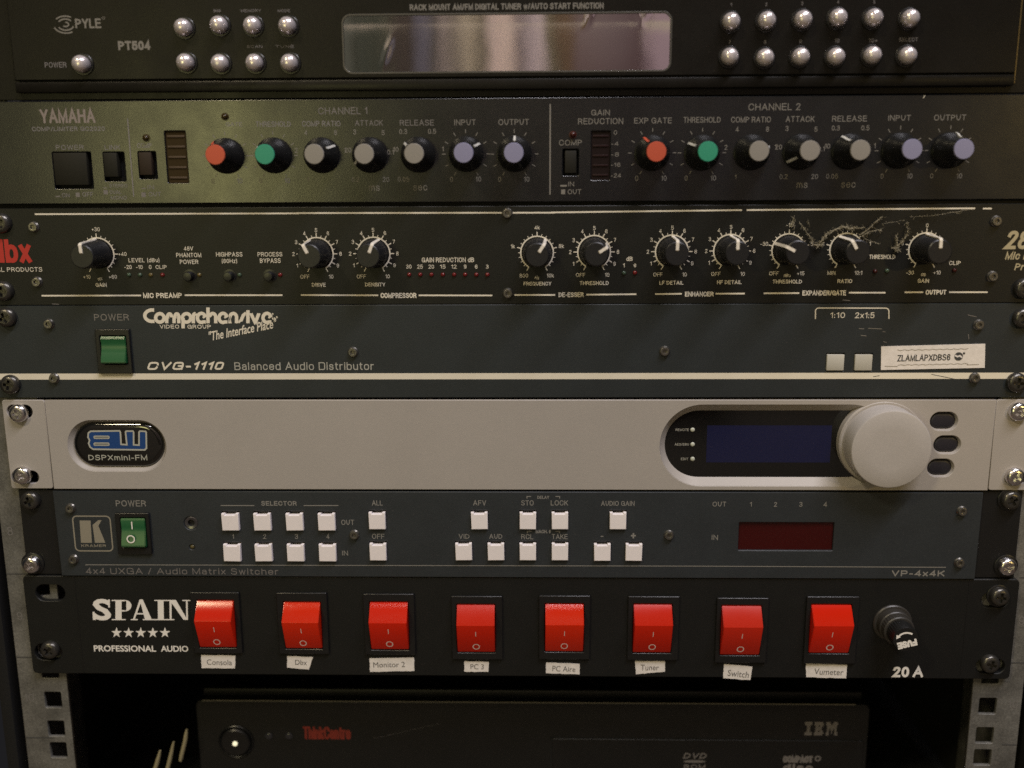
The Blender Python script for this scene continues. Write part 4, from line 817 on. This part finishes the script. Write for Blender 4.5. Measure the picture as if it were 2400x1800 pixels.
T_([('OUT', 'K3', 418, 88, 497, 116), ('1', 'K3', 632, 90, 644, 116), ('2', 'K3', 772, 90, 790, 117), ('3', 'K3', 917, 90, 936, 117), ('4', 'K3', 1057, 90, 1078, 117), ('IN', 'K3', 413, 279, 449, 308)], YK, LK, bold=0.005)
T_([('VP-4x4K', 'K3', 1450, 484, 1755, 518)], YK, LK, bold=0.025, shear=0.0, rmax=0.24)
T_([('4x4 UXGA / Audio Matrix Switcher', 'K1', 557, 530, 1803, 570)], YK, DIMI, bold=0.0, rmax=0.24)
T_([('+', 'K2', 1913, 268, 1943, 300)], YK, LK, bold=0.03); ink.line('K2', 1740, 288, 1755, 288, 2.4, YK, LK)
for c, x0, y0, x1, y1, w_ in (('K1', 1430, 124, 1648, 124, 2.2), ('K1', 1967, 124, 2192, 124, 2.2), ('K1', 552, 508, 2212, 512, 1.9), ('K2', 240, 455, 2212, 459, 1.9), ('K3', 246, 459, 1762, 466, 1.9)):
    ink.line(c, x0, y0, x1, y1, w_, YK, LK)
for x0, y0, s_ in ((1315, 58, 1), (1503, 58, -1), (1317, 258, 1), (1503, 258, -1)):
    ink.path([at('K2', x0, y0+12, YK), at('K2', x0, y0, YK), at('K2', x0+24*s_, y0, YK)], 0.22, YK, LK)
ink.build('printed_lettering', Kr)
lg = Ink(); LGm = mat('badge_khaki_print', (0.26, 0.235, 0.18), 0.6)
a, b, z0_, z1_ = rc('K1', 480, 193, 722, 418, YK)
fr_ = rrect(a, b, z0_, z1_, 2.0, 6); lg.path(fr_, 0.32, YK, mat('light_grey_print', (0, 0, 0)) if False else LGm, closed=True)
lg.poly([at('V2', x, y, YK) for x, y in ((1375, 700), (1400, 1085), (1588, 1085), (1565, 700))], YK, LGm)
lg.poly([at('V2', x, y, YK) for x, y in ((1600, 775), (1640, 1085), (1740, 1085), (1700, 790))], YK, LGm); lg.poly([at('V2', x, y, YK) for x, y in ((1700, 790), (1740, 1085), (1820, 1085))], YK, LGm); lg.poly([at('V2', x, y, YK) for x, y in ((1600, 775), (1700, 790), (1755, 695), (1695, 695))], YK, LGm)
lg.text('KRAMER', 'V2', 1405, 1112, 1830, 1158, YK, LGm, bold=0.02)
lg.build('letter_logo', Kr)
a, b, z0_, z1_ = rc('K1', 788, 215, 938, 392, -3); fr = rc('K1', 755, 172, 975, 440, -2)
f, r = rocker(Kr, a-0.2, b+0.2, z0_-0.3, z1_+0.3, fr, GRNP, [(0, 1.6), (0.1, 2.0), (0.3, 1.7), (0.45, 1.9), (0.7, 2.9), (0.92, 3.6), (1.0, 2.6)], Yf=-0.8, name='power_switch')
i2 = Ink(); X, Z = at('K1', 855, 253, -2.9); i2.seg((X, Z-1.9), (X, Z+1.9), 0.28, -2.98, WHITEI); X, Z = at('K1', 850, 340, -4.0)
i2.path(circ(X, Z, 1.75, 24), 0.3, -4.45, WHITEI, closed=True); i2.build('switch_marks', r)
for c, x, y in (('K1', 450, 147), ('K1', 470, 478), ('K2', 318, 283), ('K2', 2135, 285), ('K3', 1860, 147), ('K3', 1845, 445)): small_screw(Kr, c, x, y, -0.8)
big_screw(Kr, 'V2', 490, 380, False, 1.2); big_screw(Kr, 'V2', 520, 1480, True, 1.2, True); big_screw(Kr, 'V4', 1960, 690, False, 1.2, True); big_screw(Kr, 'V5', 1880, 470, True, 1.2, True)

# ================================================================== power panel (seventh)
zs1, zs0 = zk0-0.35, rowz(1200, 1585)
Sp = root('power_distribution_panel', (0, 0, -160), 'black power panel with eight red rocker switches and paper labels, below the grey switcher', 'power strip')
sl = [slotpx('V3', 770, 190, 1400, 540), slotpx('S1', 225, 440, 400, 545), slotpx('S3', 1935, 110, 2110, 205), slotpx('S3', 1898, 540, 2088, 632)]
xs0, xs1 = at('S1', 178, 300)[0], at('S3', 2152, 350)[0]
sw = []
FR = [('S1', 1245, 105, 1560, 500), ('S1', 1800, 108, 2125, 505), ('S2', 147, 115, 477, 510), ('S2', 715, 130, 1045, 540), ('S2', 1280, 127, 1612, 540), ('S2', 1855, 132, 2187, 545), ('S3', 215, 142, 550, 562), ('S3', 793, 133, 1132, 568)]
RD = [('S1', 1285, 162, 1520, 463), ('S1', 1845, 172, 2080, 470), ('S2', 190, 172, 433, 477), ('S2', 752, 188, 995, 494), ('S2', 1322, 184, 1568, 490), ('S2', 1893, 186, 2138, 497), ('S3', 250, 195, 503, 512), ('S3', 828, 188, 1085, 500)]
link('front_panel', plate([rrect(xs0, xs1, zs0, zs1, 2.2, 4)]+sl, 0, 3, 0.4), BLACKP, Sp); chassis(Sp, zs0, zs1)
link('panel_fold', box(at('S1', 508, 300)[0], at('S1', 508, 300)[0]+0.35, -0.12, 0.1, zs0+0.3, zs1-0.3), BLK, Sp); link('panel_fold', box(at('S3', 1832, 300)[0], at('S3', 1832, 300)[0]+0.35, -0.12, 0.1, zs0+0.3, zs1-0.3), BLK, Sp)
PF = [(0.0, 1.0), (0.02, 1.4), (0.32, 7.0), (0.35, 7.1), (0.97, 1.7), (1.0, 1.3)]
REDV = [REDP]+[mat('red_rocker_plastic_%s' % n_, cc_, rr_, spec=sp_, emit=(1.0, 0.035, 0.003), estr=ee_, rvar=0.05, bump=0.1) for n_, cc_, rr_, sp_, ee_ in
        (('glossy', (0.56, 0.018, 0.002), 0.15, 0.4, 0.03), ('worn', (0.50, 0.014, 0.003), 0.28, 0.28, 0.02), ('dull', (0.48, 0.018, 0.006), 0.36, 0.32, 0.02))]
IM = mat('rocker_white_print', (0.90, 0.78, 0.76), 0.5)
for i in range(8):
    fr = rc(*FR[i], -1.2); c = RD[i][0]; a, b, z0_, z1_ = rc(*RD[i], -1.6)
    f, r = rocker(Sp, a, b, z0_, z1_, fr, REDV[(0, 1, 0, 2, 1, 2, 3, 0)[i]], PF, name='rocker_switch')
    f['label'] = ['leftmost red rocker switch', 'second red rocker switch from the left', 'third red rocker switch from the left', 'fourth red rocker switch from the left', 'fifth red rocker switch from the left', 'sixth red rocker switch from the left', 'seventh red rocker switch from the left', 'rightmost red rocker switch beside the fuse'][i]
    i2 = Ink(); xm = (a+b)/2; H = z1_-z0_
    def on(t_, dx, e=0.07): h = 7.1+(1.7-7.1)*(t_-0.35)/0.62; return (xm+dx, -h-e, z1_-H*t_)
    def quad(pts, m_): n_ = len(i2.v); i2.v += pts; i2.f.append(tuple(range(n_, n_+len(pts)))); i2.mi.append(i2.idx(m_))
    quad([on(0.60, -0.16), on(0.60, 0.16), on(0.48, 0.16), on(0.48, -0.16)], IM)
    for k in range(20):
        A, B = 2*math.pi*k/20, 2*math.pi*(k+1)/20
        quad([on(0.86-1.35*math.sin(A)/H, 1.35*math.cos(A)), on(0.86-1.35*math.sin(B)/H, 1.35*math.cos(B)), on(0.86-1.75*math.sin(B)/H, 1.75*math.cos(B)), on(0.86-1.75*math.sin(A)/H, 1.75*math.cos(A))], IM)
    i2.build('switch_marks', r)
LBL = [('S1', [(1302, 512), (1525, 516), (1523, 598), (1306, 597)], 'Consola', (1340, 540, 1503, 577)), ('S1', [(1860, 519), (2028, 526), (2003, 606), (1862, 594)], 'Dbx', (1913, 543, 1990, 577)),
       ('S2', [(183, 533), (472, 528), (473, 615), (185, 622)], 'Monitor 2', (207, 556, 412, 592)), ('S2', [(797, 553), (955, 556), (953, 622), (797, 619)], 'PC 3', (837, 570, 923, 605)),
       ('S2', [(1327, 561), (1545, 570), (1543, 638), (1325, 629)], 'PC Aire', (1368, 583, 1517, 620)), ('S2', [(1902, 550), (2097, 549), (2097, 620), (1910, 637)], 'Tuner', (1940, 573, 2058, 612)),
       ('S3', [(268, 570), (452, 588), (437, 674), (262, 663)], 'Switch', (292, 612, 430, 655)), ('S3', [(798, 566), (1066, 575), (1060, 663), (800, 655)], 'Vumeter', (853, 600, 1042, 642))]
for c, qd, s_, bx in LBL:
    q = [at(c, x, y, -0.2) for x, y in qd]
    lab = 'small torn paper label' if s_ == 'Dbx' else 'cut paper label reading %s' % s_
    p_ = paper(Sp, q, lab)
    t_ = Ink(); pa, pb = ph(c, bx[0], bx[1]), ph(c, bx[2], bx[3]); X, Z = un((pa[0]+pb[0])/2, (pa[1]+pb[1])/2, -0.3); k = mmpx(*pa)
    d = Vector(q[1])-Vector(q[0])
    t_.fit(s_, X, Z, (pb[0]-pa[0])*k, (pb[1]-pa[1])*k*1.03, -0.34, GREYINK, book=True, angle=math.degrees(math.atan2(d.y, d.x))); t_.build('label_print', p_)
# lettering with slab serifs
ink = Ink(); YS = -0.06
def sp(x, y): return at('S1', x, y, YS)
z = 0
def pg(pts, m_=WHITEI, YY=YS):
    global z
    z += 1; ink.poly([sp(x, y) for x, y in pts], YY-0.0006*(z % 60), m_)
def serif(x0, x1, y, h=7, up=False): pg([(x0, y), (x1, y), (x1, y-h if not up else y+h), (x0, y-h if not up else y+h)] if False else [(x0, y), (x1, y), (x1, y-h), (x0, y-h)])
# S
ink.text('S', 'S1', 604, 148, 718, 288, YS, WHITEI, bold=0.03, book=True)
pg([(600, 232), (612, 232), (622, 285), (602, 285)]); pg([(700, 152), (712, 152), (712, 205), (702, 205)])
# P
pg([(748, 155), (788, 155), (788, 284), (748, 284)]); serif(724, 815, 286); serif(724, 760, 162)
P_ = [sp(788, 160), sp(822, 160), sp(844, 175), sp(850, 192), sp(844, 210), sp(822, 224), sp(788, 224)]
def fatc(cx, cy, rx, ry, a0, a1, w0, w1):
    for i in range(16):
        t0, t1 = i/16, (i+1)/16; A, B = math.radians(a0+(a1-a0)*t0), math.radians(a0+(a1-a0)*t1)
        f0, f1 = w0+(w1-w0)*math.sin(math.pi*t0), w0+(w1-w0)*math.sin(math.pi*t1)
        pg([(cx+rx*math.cos(A), cy-ry*math.sin(A)), (cx+rx*math.cos(B), cy-ry*math.sin(B)), (cx+(rx-f1)*math.cos(B), cy-(ry-f1*0.35)*math.sin(B)), (cx+(rx-f0)*math.cos(A), cy-(ry-f0*0.35)*math.sin(A))])
pg([(788, 155), (808, 155), (808, 164), (788, 164)]); pg([(788, 221), (808, 221), (808, 230), (788, 230)])
fatc(806, 192.5, 46, 37.5, 90, -90, 9, 34)
# A
pg([(905, 152), (925, 152), (985, 284), (940, 284)]); pg([(905, 152), (915, 168), (872, 284), (860, 284)]); pg([(880, 240), (945, 240), (945, 249), (880, 249)]); serif(848, 893, 286); serif(925, 1002, 286)
# I
pg([(1022, 155), (1060, 155), (1062, 284), (1024, 284)]); serif(1000, 1082, 162); serif(1003, 1086, 286)
# N
pg([(1098, 155), (1112, 155), (1112, 284), (1100, 284)]); pg([(1098, 155), (1140, 155), (1215, 284), (1190, 284)]); pg([(1205, 155), (1216, 155), (1218, 284), (1207, 284)]); serif(1078, 1130, 162); serif(1086, 1130, 286); serif(1182, 1236, 162)
for i in range(5):
    cx, cy = 755+i*78.5, 368; pts = []
    for k in range(10):
        r = 36 if k % 2 == 0 else 14; a = math.radians(90+36*k); pts.append(sp(cx+r*math.cos(a), cy-r*math.sin(a)))
    cpt = sp(cx, cy)
    for k in range(10): ink.poly([cpt, pts[k], pts[(k+1) % 10]], YS, WHITEI)
ink.text('PROFESSIONAL', 'S1', 608, 450, 1010, 490, YS, WHITEI, bold=0.022, book=True); ink.text('AUDIO', 'S1', 1042, 452, 1220, 491, YS, WHITEI, bold=0.022, book=True)
ink.text('20', 'S3', 1362, 588, 1468, 656, YS, WHITEI, bold=0.03); ink.text('A', 'S3', 1492, 588, 1560, 656, YS, WHITEI, bold=0.025)
ink.build('printed_lettering', Sp)
X, Z = at('S3', 1362, 308, -1)
fz = link('fuse_holder', lathe([(9.3, 0), (9.3, 0.8), (8.8, 1.3), (7.9, 1.3), (7.9, 5.2), (7.5, 5.6)], 56), mat('fuse_holder_black', (0.035, 0.032, 0.028), 0.4, bump=0.2), Sp, (X, 0, Z))
link('fuse_collar', lathe([(7.3, 5.6), (7.4, 9.4), (6.8, 9.8)], 64, ripple=((0, 1), -0.03)), MATS['fuse_holder_black'], fz, (X, 0, Z))
link('fuse_cap', lathe([(6.2, 9.8), (6.2, 17.2), (5.8, 17.8), (3, 17.9)], 64, ripple=((0, 1), -0.045)), BLK, fz, (X, 0, Z))
i2 = Ink(); i2.fit('FUSE', X+0.6, Z-2.2, 9.2, 3.5, -17.98, WHITEI, bold=0.05, angle=195)
i2.path([(X+0.2+4.3*math.cos(math.radians(a)), Z-0.2+3.6*math.sin(math.radians(a))) for a in range(55, 160, 8)], 0.42, -17.98, WHITEI)
i2.poly([(X-4.6, Z+0.2), (X-2.6, Z+1.3), (X-4.6, Z+2.4)], -18.0, WHITEI); i2.build('fuse_print', fz)
s_ = big_screw(Sp, 'S1', 310, 492, False); s_['label'] = 'dull screw in lower left slot'
big_screw(Sp, 'S3', 2062, 142, False, 0.0, True); big_screw(Sp, 'S3', 2005, 582, False)

# ================================================================== desktop computer below
YP = 30.0
Pc = root('desktop_computer', (0, YP, -240), 'black desktop computer lying flat below the power panel, its front dimly lit', 'computer')
px0, pz1 = at('S1', 1262, 805, YP); px1 = at('S3', 1215, 900, YP)[0]
PCM = mat('computer_black_plastic', (0.0055, 0.0055, 0.0054), 0.5, bump=0.3, var=0.15)
link('front_bezel', plate([rrect(px0, px1, -330, pz1, 3.5, 6)], YP, YP+6, 0.8), PCM, Pc)
link('case', box(px0+3, px1-3, YP+6, YP+330, -328, pz1-0.6, 1.5), PCM, Pc)
link('top_ridge', box(px0+3, px1-3, YP+5, YP+8, pz1-0.3, pz1+4.2, 0.8), PCM, Pc)
EDG = mat('edge_highlight_tan', (0.20, 0.18, 0.14), 0.5)
link('bezel_highlight', tube([(px0+4, YP+0.2, pz1-0.1), (px0+150, YP+0.2, pz1-0.1), (px1-8, YP+0.2, pz1-0.1)], 0.33, 6), EDG, Pc)  # pale tube paints the highlight along the bezel's top edge
X, Z = at('B1', 1400, 545, YP-0.5); RB = mmpx(*ph('B1', 1400, 545), YP)*228*400/2212
pb = link('power_button', lathe([(RB, 0), (RB, 0.6), (RB-0.5, 1.0), (RB-1.1, 0.6), (RB-1.4, 0.2), (RB-1.6, 1.4), (RB-2.4, 2.0), (1.2, 2.1)], 56), BLK, Pc, (X, YP, Z))
link('power_light', lathe([(1.35, 2.0), (1.3, 2.6), (0.5, 2.8)], 20, ang=60), mat('lit_power_light', (0.8, 0.75, 0.5), 0.4, emit=(1.0, 0.93, 0.66), estr=0.8), pb, (X, YP, Z))
for x in (1830, 2090): X, Z = at('B1', x, 470, YP); link('indicator_led', lathe([(2.1, 0), (2.0, 0.5), (1.5, 0.8), (0.4, 0.9)], 24), mat('dark_lens', (0.03, 0.03, 0.035), 0.15), Pc, (X, YP, Z))
dx0, dz1 = at('S2', 1368, 1050, YP); dx1 = at('S3', 1170, 1100, YP)[0]
db = link('drive_bay', plate([rrect(dx0, dx1, -330, dz1, 1.0, 3)], YP-0.7, YP, 0.3), PCM, Pc)
link('bay_gap', box(dx0-1.0, dx1, YP-0.1, YP+0.5, dz1+0.05, dz1+0.7), VOID, Pc)
link('bay_gap', box(dx0-1.0, dx0-0.1, YP-0.1, YP+0.5, -330, dz1+0.5), VOID, Pc)
ink = Ink(); YQ = YP-0.08
ink.text('ThinkCentre', 'A', 710, 1703, 822, 1733, YQ, DKRED, bold=0.01)
ibm = [["XXXXXXX", "XXXXXXXX.", "XXXX...XXXX"], ["XXXXXXX", "XXXXXXXXX", "XXXXX.XXXXX"], ["..XXX..", ".XXX.XXX.", ".XXXXXXXXX."], ["..XXX..", ".XXXXXX..", ".XXXXXXXXX."], ["..XXX..", ".XXXXXX..", ".XX.XXX.XX."], ["..XXX..", ".XXX.XXX.", ".XX..X..XX."], ["XXXXXXX", "XXXXXXXXX", "XXX..X..XXX"], ["XXXXXXX", "XXXXXXXX.", "XXX.....XXX"]]
ax0, az1 = at('B2', 1243, 192, YQ); ax1 = at('B2', 1523, 250, YQ)[0]; az0 = at('B2', 1380, 310, YQ)[1]; cw = (ax1-ax0)/31.0; rh = (az1-az0)/8
for r_, rows in enumerate(ibm):
    cx = 0
    for g in rows:
        i = 0
        while i < len(g):
            if g[i] == 'X':
                j = i
                while j < len(g) and g[j] == 'X': j += 1
                ink.poly([(ax0+(cx+i)*cw, az1-(r_+0.88)*rh), (ax0+(cx+j)*cw, az1-(r_+0.88)*rh), (ax0+(cx+j)*cw, az1-r_*rh), (ax0+(cx+i)*cw, az1-r_*rh)], YQ, DIMI); i = j
            else: i += 1
        cx += len(g)+2
YR = YP-0.78
ink.text('DVD', 'B2', 188, 460, 392, 510, YR, DIMI, bold=0.02, shear=0.3); ink.text('ROM', 'B2', 195, 560, 380, 600, YR, DIMI, bold=0.02)
a, b, z0_, z1_ = rc('B2', 190, 522, 382, 545, YR); ink.poly([((a+b)/2+(b-a)/2*math.cos(k*math.pi/12), (z0_+z1_)/2+(z1_-z0_)/2*math.sin(k*math.pi/12)) for k in range(24)], YR, DIMI)
ink.text('COMPACT', 'B2', 1050, 485, 1310, 545, YR, DIMI, bold=0.05); ink.text('disc', 'B2', 1050, 555, 1310, 620, YR, DIMI, bold=0.06)
cc = at('B2', 1352, 508, YR); ink.path(circ(cc[0], cc[1], 1.3, 18), 0.4, YR, DIMI, closed=True)
ink.line('S2', 210, 1052, 640, 956, 0.35, YQ, FAINT)
ink.build('printed_lettering', Pc)
# ================================================================== loose cable ties in the gap beside the computer
TIE = mat('cream_nylon', (0.30, 0.26, 0.15), 0.55, bump=0.4, bscale=900)
for i, (p0, p1) in enumerate((((418, 655), (345, 900)), ((592, 545), (500, 920)), ((760, 385), (688, 790)))):
    Y0 = 22
    a_ = at('B1', *p0, Y0); b_ = at('B1', *p1, Y0)
    kk = 1.0 if i == 2 else 2.2; pts = [(a_[0]+(b_[0]-a_[0])*t/8*kk+0.3*math.sin(t*0.6), Y0, a_[1]+(b_[1]-a_[1])*t/8*kk) for t in range(9)]
    o = link('cable_end', tube(pts, 1.15, 8, [0.45, 0.8]+[1]*6+[0.8 if i == 2 else 1]), TIE)
    tag(o, ['cream cable end poking up in the dark gap, leftmost and lowest of three', 'cream cable end poking up in the dark gap, middle of three', 'short cream cable end nearest the dark computer, highest of three'][i], 'cable', 'cable ends beside the computer')
# ================================================================== dust strands hanging on the third unit
web = bmesh.new()
def strand(c, pts, r, Y=-1.5, j=0.25):
    P = [at(c, x, y, Y) for x, y in pts]; out = []
    for i in range(len(P)-1):
        for k in range(6):
            t = k/6; out.append((P[i][0]+(P[i+1][0]-P[i][0])*t+random.uniform(-j, j), Y+random.uniform(-0.5, 0.5), P[i][1]+(P[i+1][1]-P[i][1])*t+random.uniform(-j, j)))
    out.append((P[-1][0], Y, P[-1][1])); me = tube(out, r, 5, [random.uniform(0.4, 1.2) for _ in out]); web.from_mesh(me); bpy.data.meshes.remove(me)
    for p in out:                                   # fine lint along each strand
        for _ in range(3 if r > 0.15 else 1):
            q0 = Vector(p)+Vector((random.gauss(0, 0.35), random.uniform(-0.4, 0.4), random.gauss(0, 0.35))); d = Vector((random.gauss(0, 1), random.gauss(0, 0.4), random.gauss(0, 1))).normalized()*random.uniform(0.3, 1.3)
            me = tube([tuple(q0), tuple(q0+d*0.5+Vector((random.gauss(0, 0.12), 0, random.gauss(0, 0.12)))), tuple(q0+d)], random.uniform(0.04, 0.10), 4); web.from_mesh(me); bpy.data.meshes.remove(me)
strand('D4', [(560, 360), (595, 320), (640, 265), (700, 232), (780, 215), (850, 222), (940, 215)], 0.26); strand('D4', [(570, 365), (625, 290), (690, 240), (770, 205)], 0.2)
strand('D4', [(905, 275), (960, 235), (1020, 180), (1078, 130)], 0.26, j=0.12); strand('D4', [(920, 285), (980, 245), (1075, 235)], 0.2)
strand('D4', [(905, 275), (980, 320), (1055, 345)], 0.12); strand('D4', [(425, 180), (470, 240), (520, 310), (525, 350)], 0.2, j=0.12); strand('D4', [(375, 140), (365, 180), (380, 215)], 0.25)
strand('D4', [(1275, 180), (1288, 240), (1270, 290), (1220, 350), (1190, 400)], 0.2); strand('D4', [(1190, 280), (1205, 340), (1185, 405)], 0.3, j=0.5)
strand('D4', [(1300, 130), (1480, 122), (1640, 95), (1800, 70)], 0.10, j=0.08); strand('D4', [(1080, 185), (1260, 158)], 0.08); strand('D4', [(485, 155), (500, 200)], 0.1)
strand('D4', [(540, 350), (575, 372), (600, 350)], 0.4, j=0.4); strand('D4', [(760, 205), (820, 225), (870, 220)], 0.35, j=0.5); strand('D4', [(1165, 385), (1200, 375), (1215, 400)], 0.4, j=0.5)
me = bpy.data.meshes.new('web'); web.to_mesh(me); web.free(); smooth_by_angle(me, 80)
o = link('dust_strands', me, mat('grey_dust', (0.27, 0.24, 0.17), 0.9)); tag(o, 'grey dusty cobweb strands clinging to the black panel round the ratio knob', 'cobweb', kind='stuff')
# ================================================================== the room behind the camera (seen only in the mirror film)
wallm = mat('cream_room_wall', (0.56, 0.49, 0.40), 0.9)
w_ = link('wall', box(-2200, 2200, -2300, -2260, -900, 1900), wallm); tag(w_, 'cream wall of the room facing the rack', None, kind='structure')
fl_ = link('floor', box(-2200, 2200, -2260, 460, -1000, -900), mat('brown_floor', (0.12, 0.09, 0.07), 0.7)); tag(fl_, 'brown floor of the room', None, kind='structure')
def mir(c, x, y, D=2200.0):
    X, Z = at(c, x, y, -1.2); k = (D-1.2)/(CD-1.2); return X+(X-CX)*k, Z+(Z-CZ)*k
cur = root('curtain', (0, -2200, 0), 'long curtain of grey, violet and pinkish beige lengths on the far wall behind the camera', 'curtain')
SEGS = [(-400, 100, (0.07, 0.075, 0.06)), (100, 270, (0.045, 0.05, 0.035)), (270, 345, (0.10, 0.10, 0.07)), (345, 470, (0.06, 0.045, 0.035)), (470, 590, (0.13, 0.12, 0.145)), (590, 640, (0.16, 0.14, 0.12)), (640, 700, (0.34, 0.29, 0.27)), (700, 785, (0.25, 0.215, 0.18)), (785, 870, (0.40, 0.35, 0.27)),
        (870, 940, (0.22, 0.19, 0.14)), (940, 1125, (0.48, 0.39, 0.345)), (1125, 1195, (0.29, 0.24, 0.235)), (1195, 1325, (0.41, 0.345, 0.345)), (1325, 1395, (0.20, 0.17, 0.11)), (1395, 1500, (0.14, 0.09, 0.05))]
zt = mir('P2', 1000, 140)[1]
for i, (x0, x1, c_) in enumerate(SEGS):
    a, b = mir('P2', x0, 280)[0], mir('P2', x1, 280)[0]; n_ = 16; vs, fs = [], []
    for k in range(n_+1):
        t = k/n_; yy = -2200-20*math.sin(t*math.pi)*1.0+14*math.cos(t*math.pi*3)
        vs += [(a+(b-a)*t, yy, zt), (a+(b-a)*t, yy, zt-1000), (a+(b-a)*t, yy-6, zt), (a+(b-a)*t, yy-6, zt-1000)]
    for k in range(n_): p = 4*k; fs += [(p+1, p+5, p+4, p), (p+2, p+6, p+7, p+3), (p, p+4, p+6, p+2)]
    me = mesh('fold', vs, fs, smooth=True); link('curtain_fold', me, mat('curtain_cloth_%d' % i, c_, 0.9), cur)
a, b = mir('P2', 1500, 280)[0], mir('P2', 1975, 280)[0]
dr_ = link('maroon_reflection_panel', box(a, b, -2210, -2190, zt-1000, zt, 4), mat('maroon_panel_colour', (0.085, 0.042, 0.040), 0.5)); tag(dr_, 'dark maroon panel added beside the curtain behind the camera for the reflection', 'panel')  # added panel, makes the dark maroon band in the mirror film
a, b = mir('P2', 1975, 280)[0], mir('P2', 2600, 280)[0]
pn = link('mauve_reflection_panel', box(a+4, b, -2214, -2190, zt-1000, zt-20, 4), mat('pale_mauve_cloth', (0.34, 0.25, 0.29), 0.8)); tag(pn, 'pale mauve panel added beside the maroon one behind the camera for the reflection', 'room divider')  # added panel, makes the pale right end of the mirror film
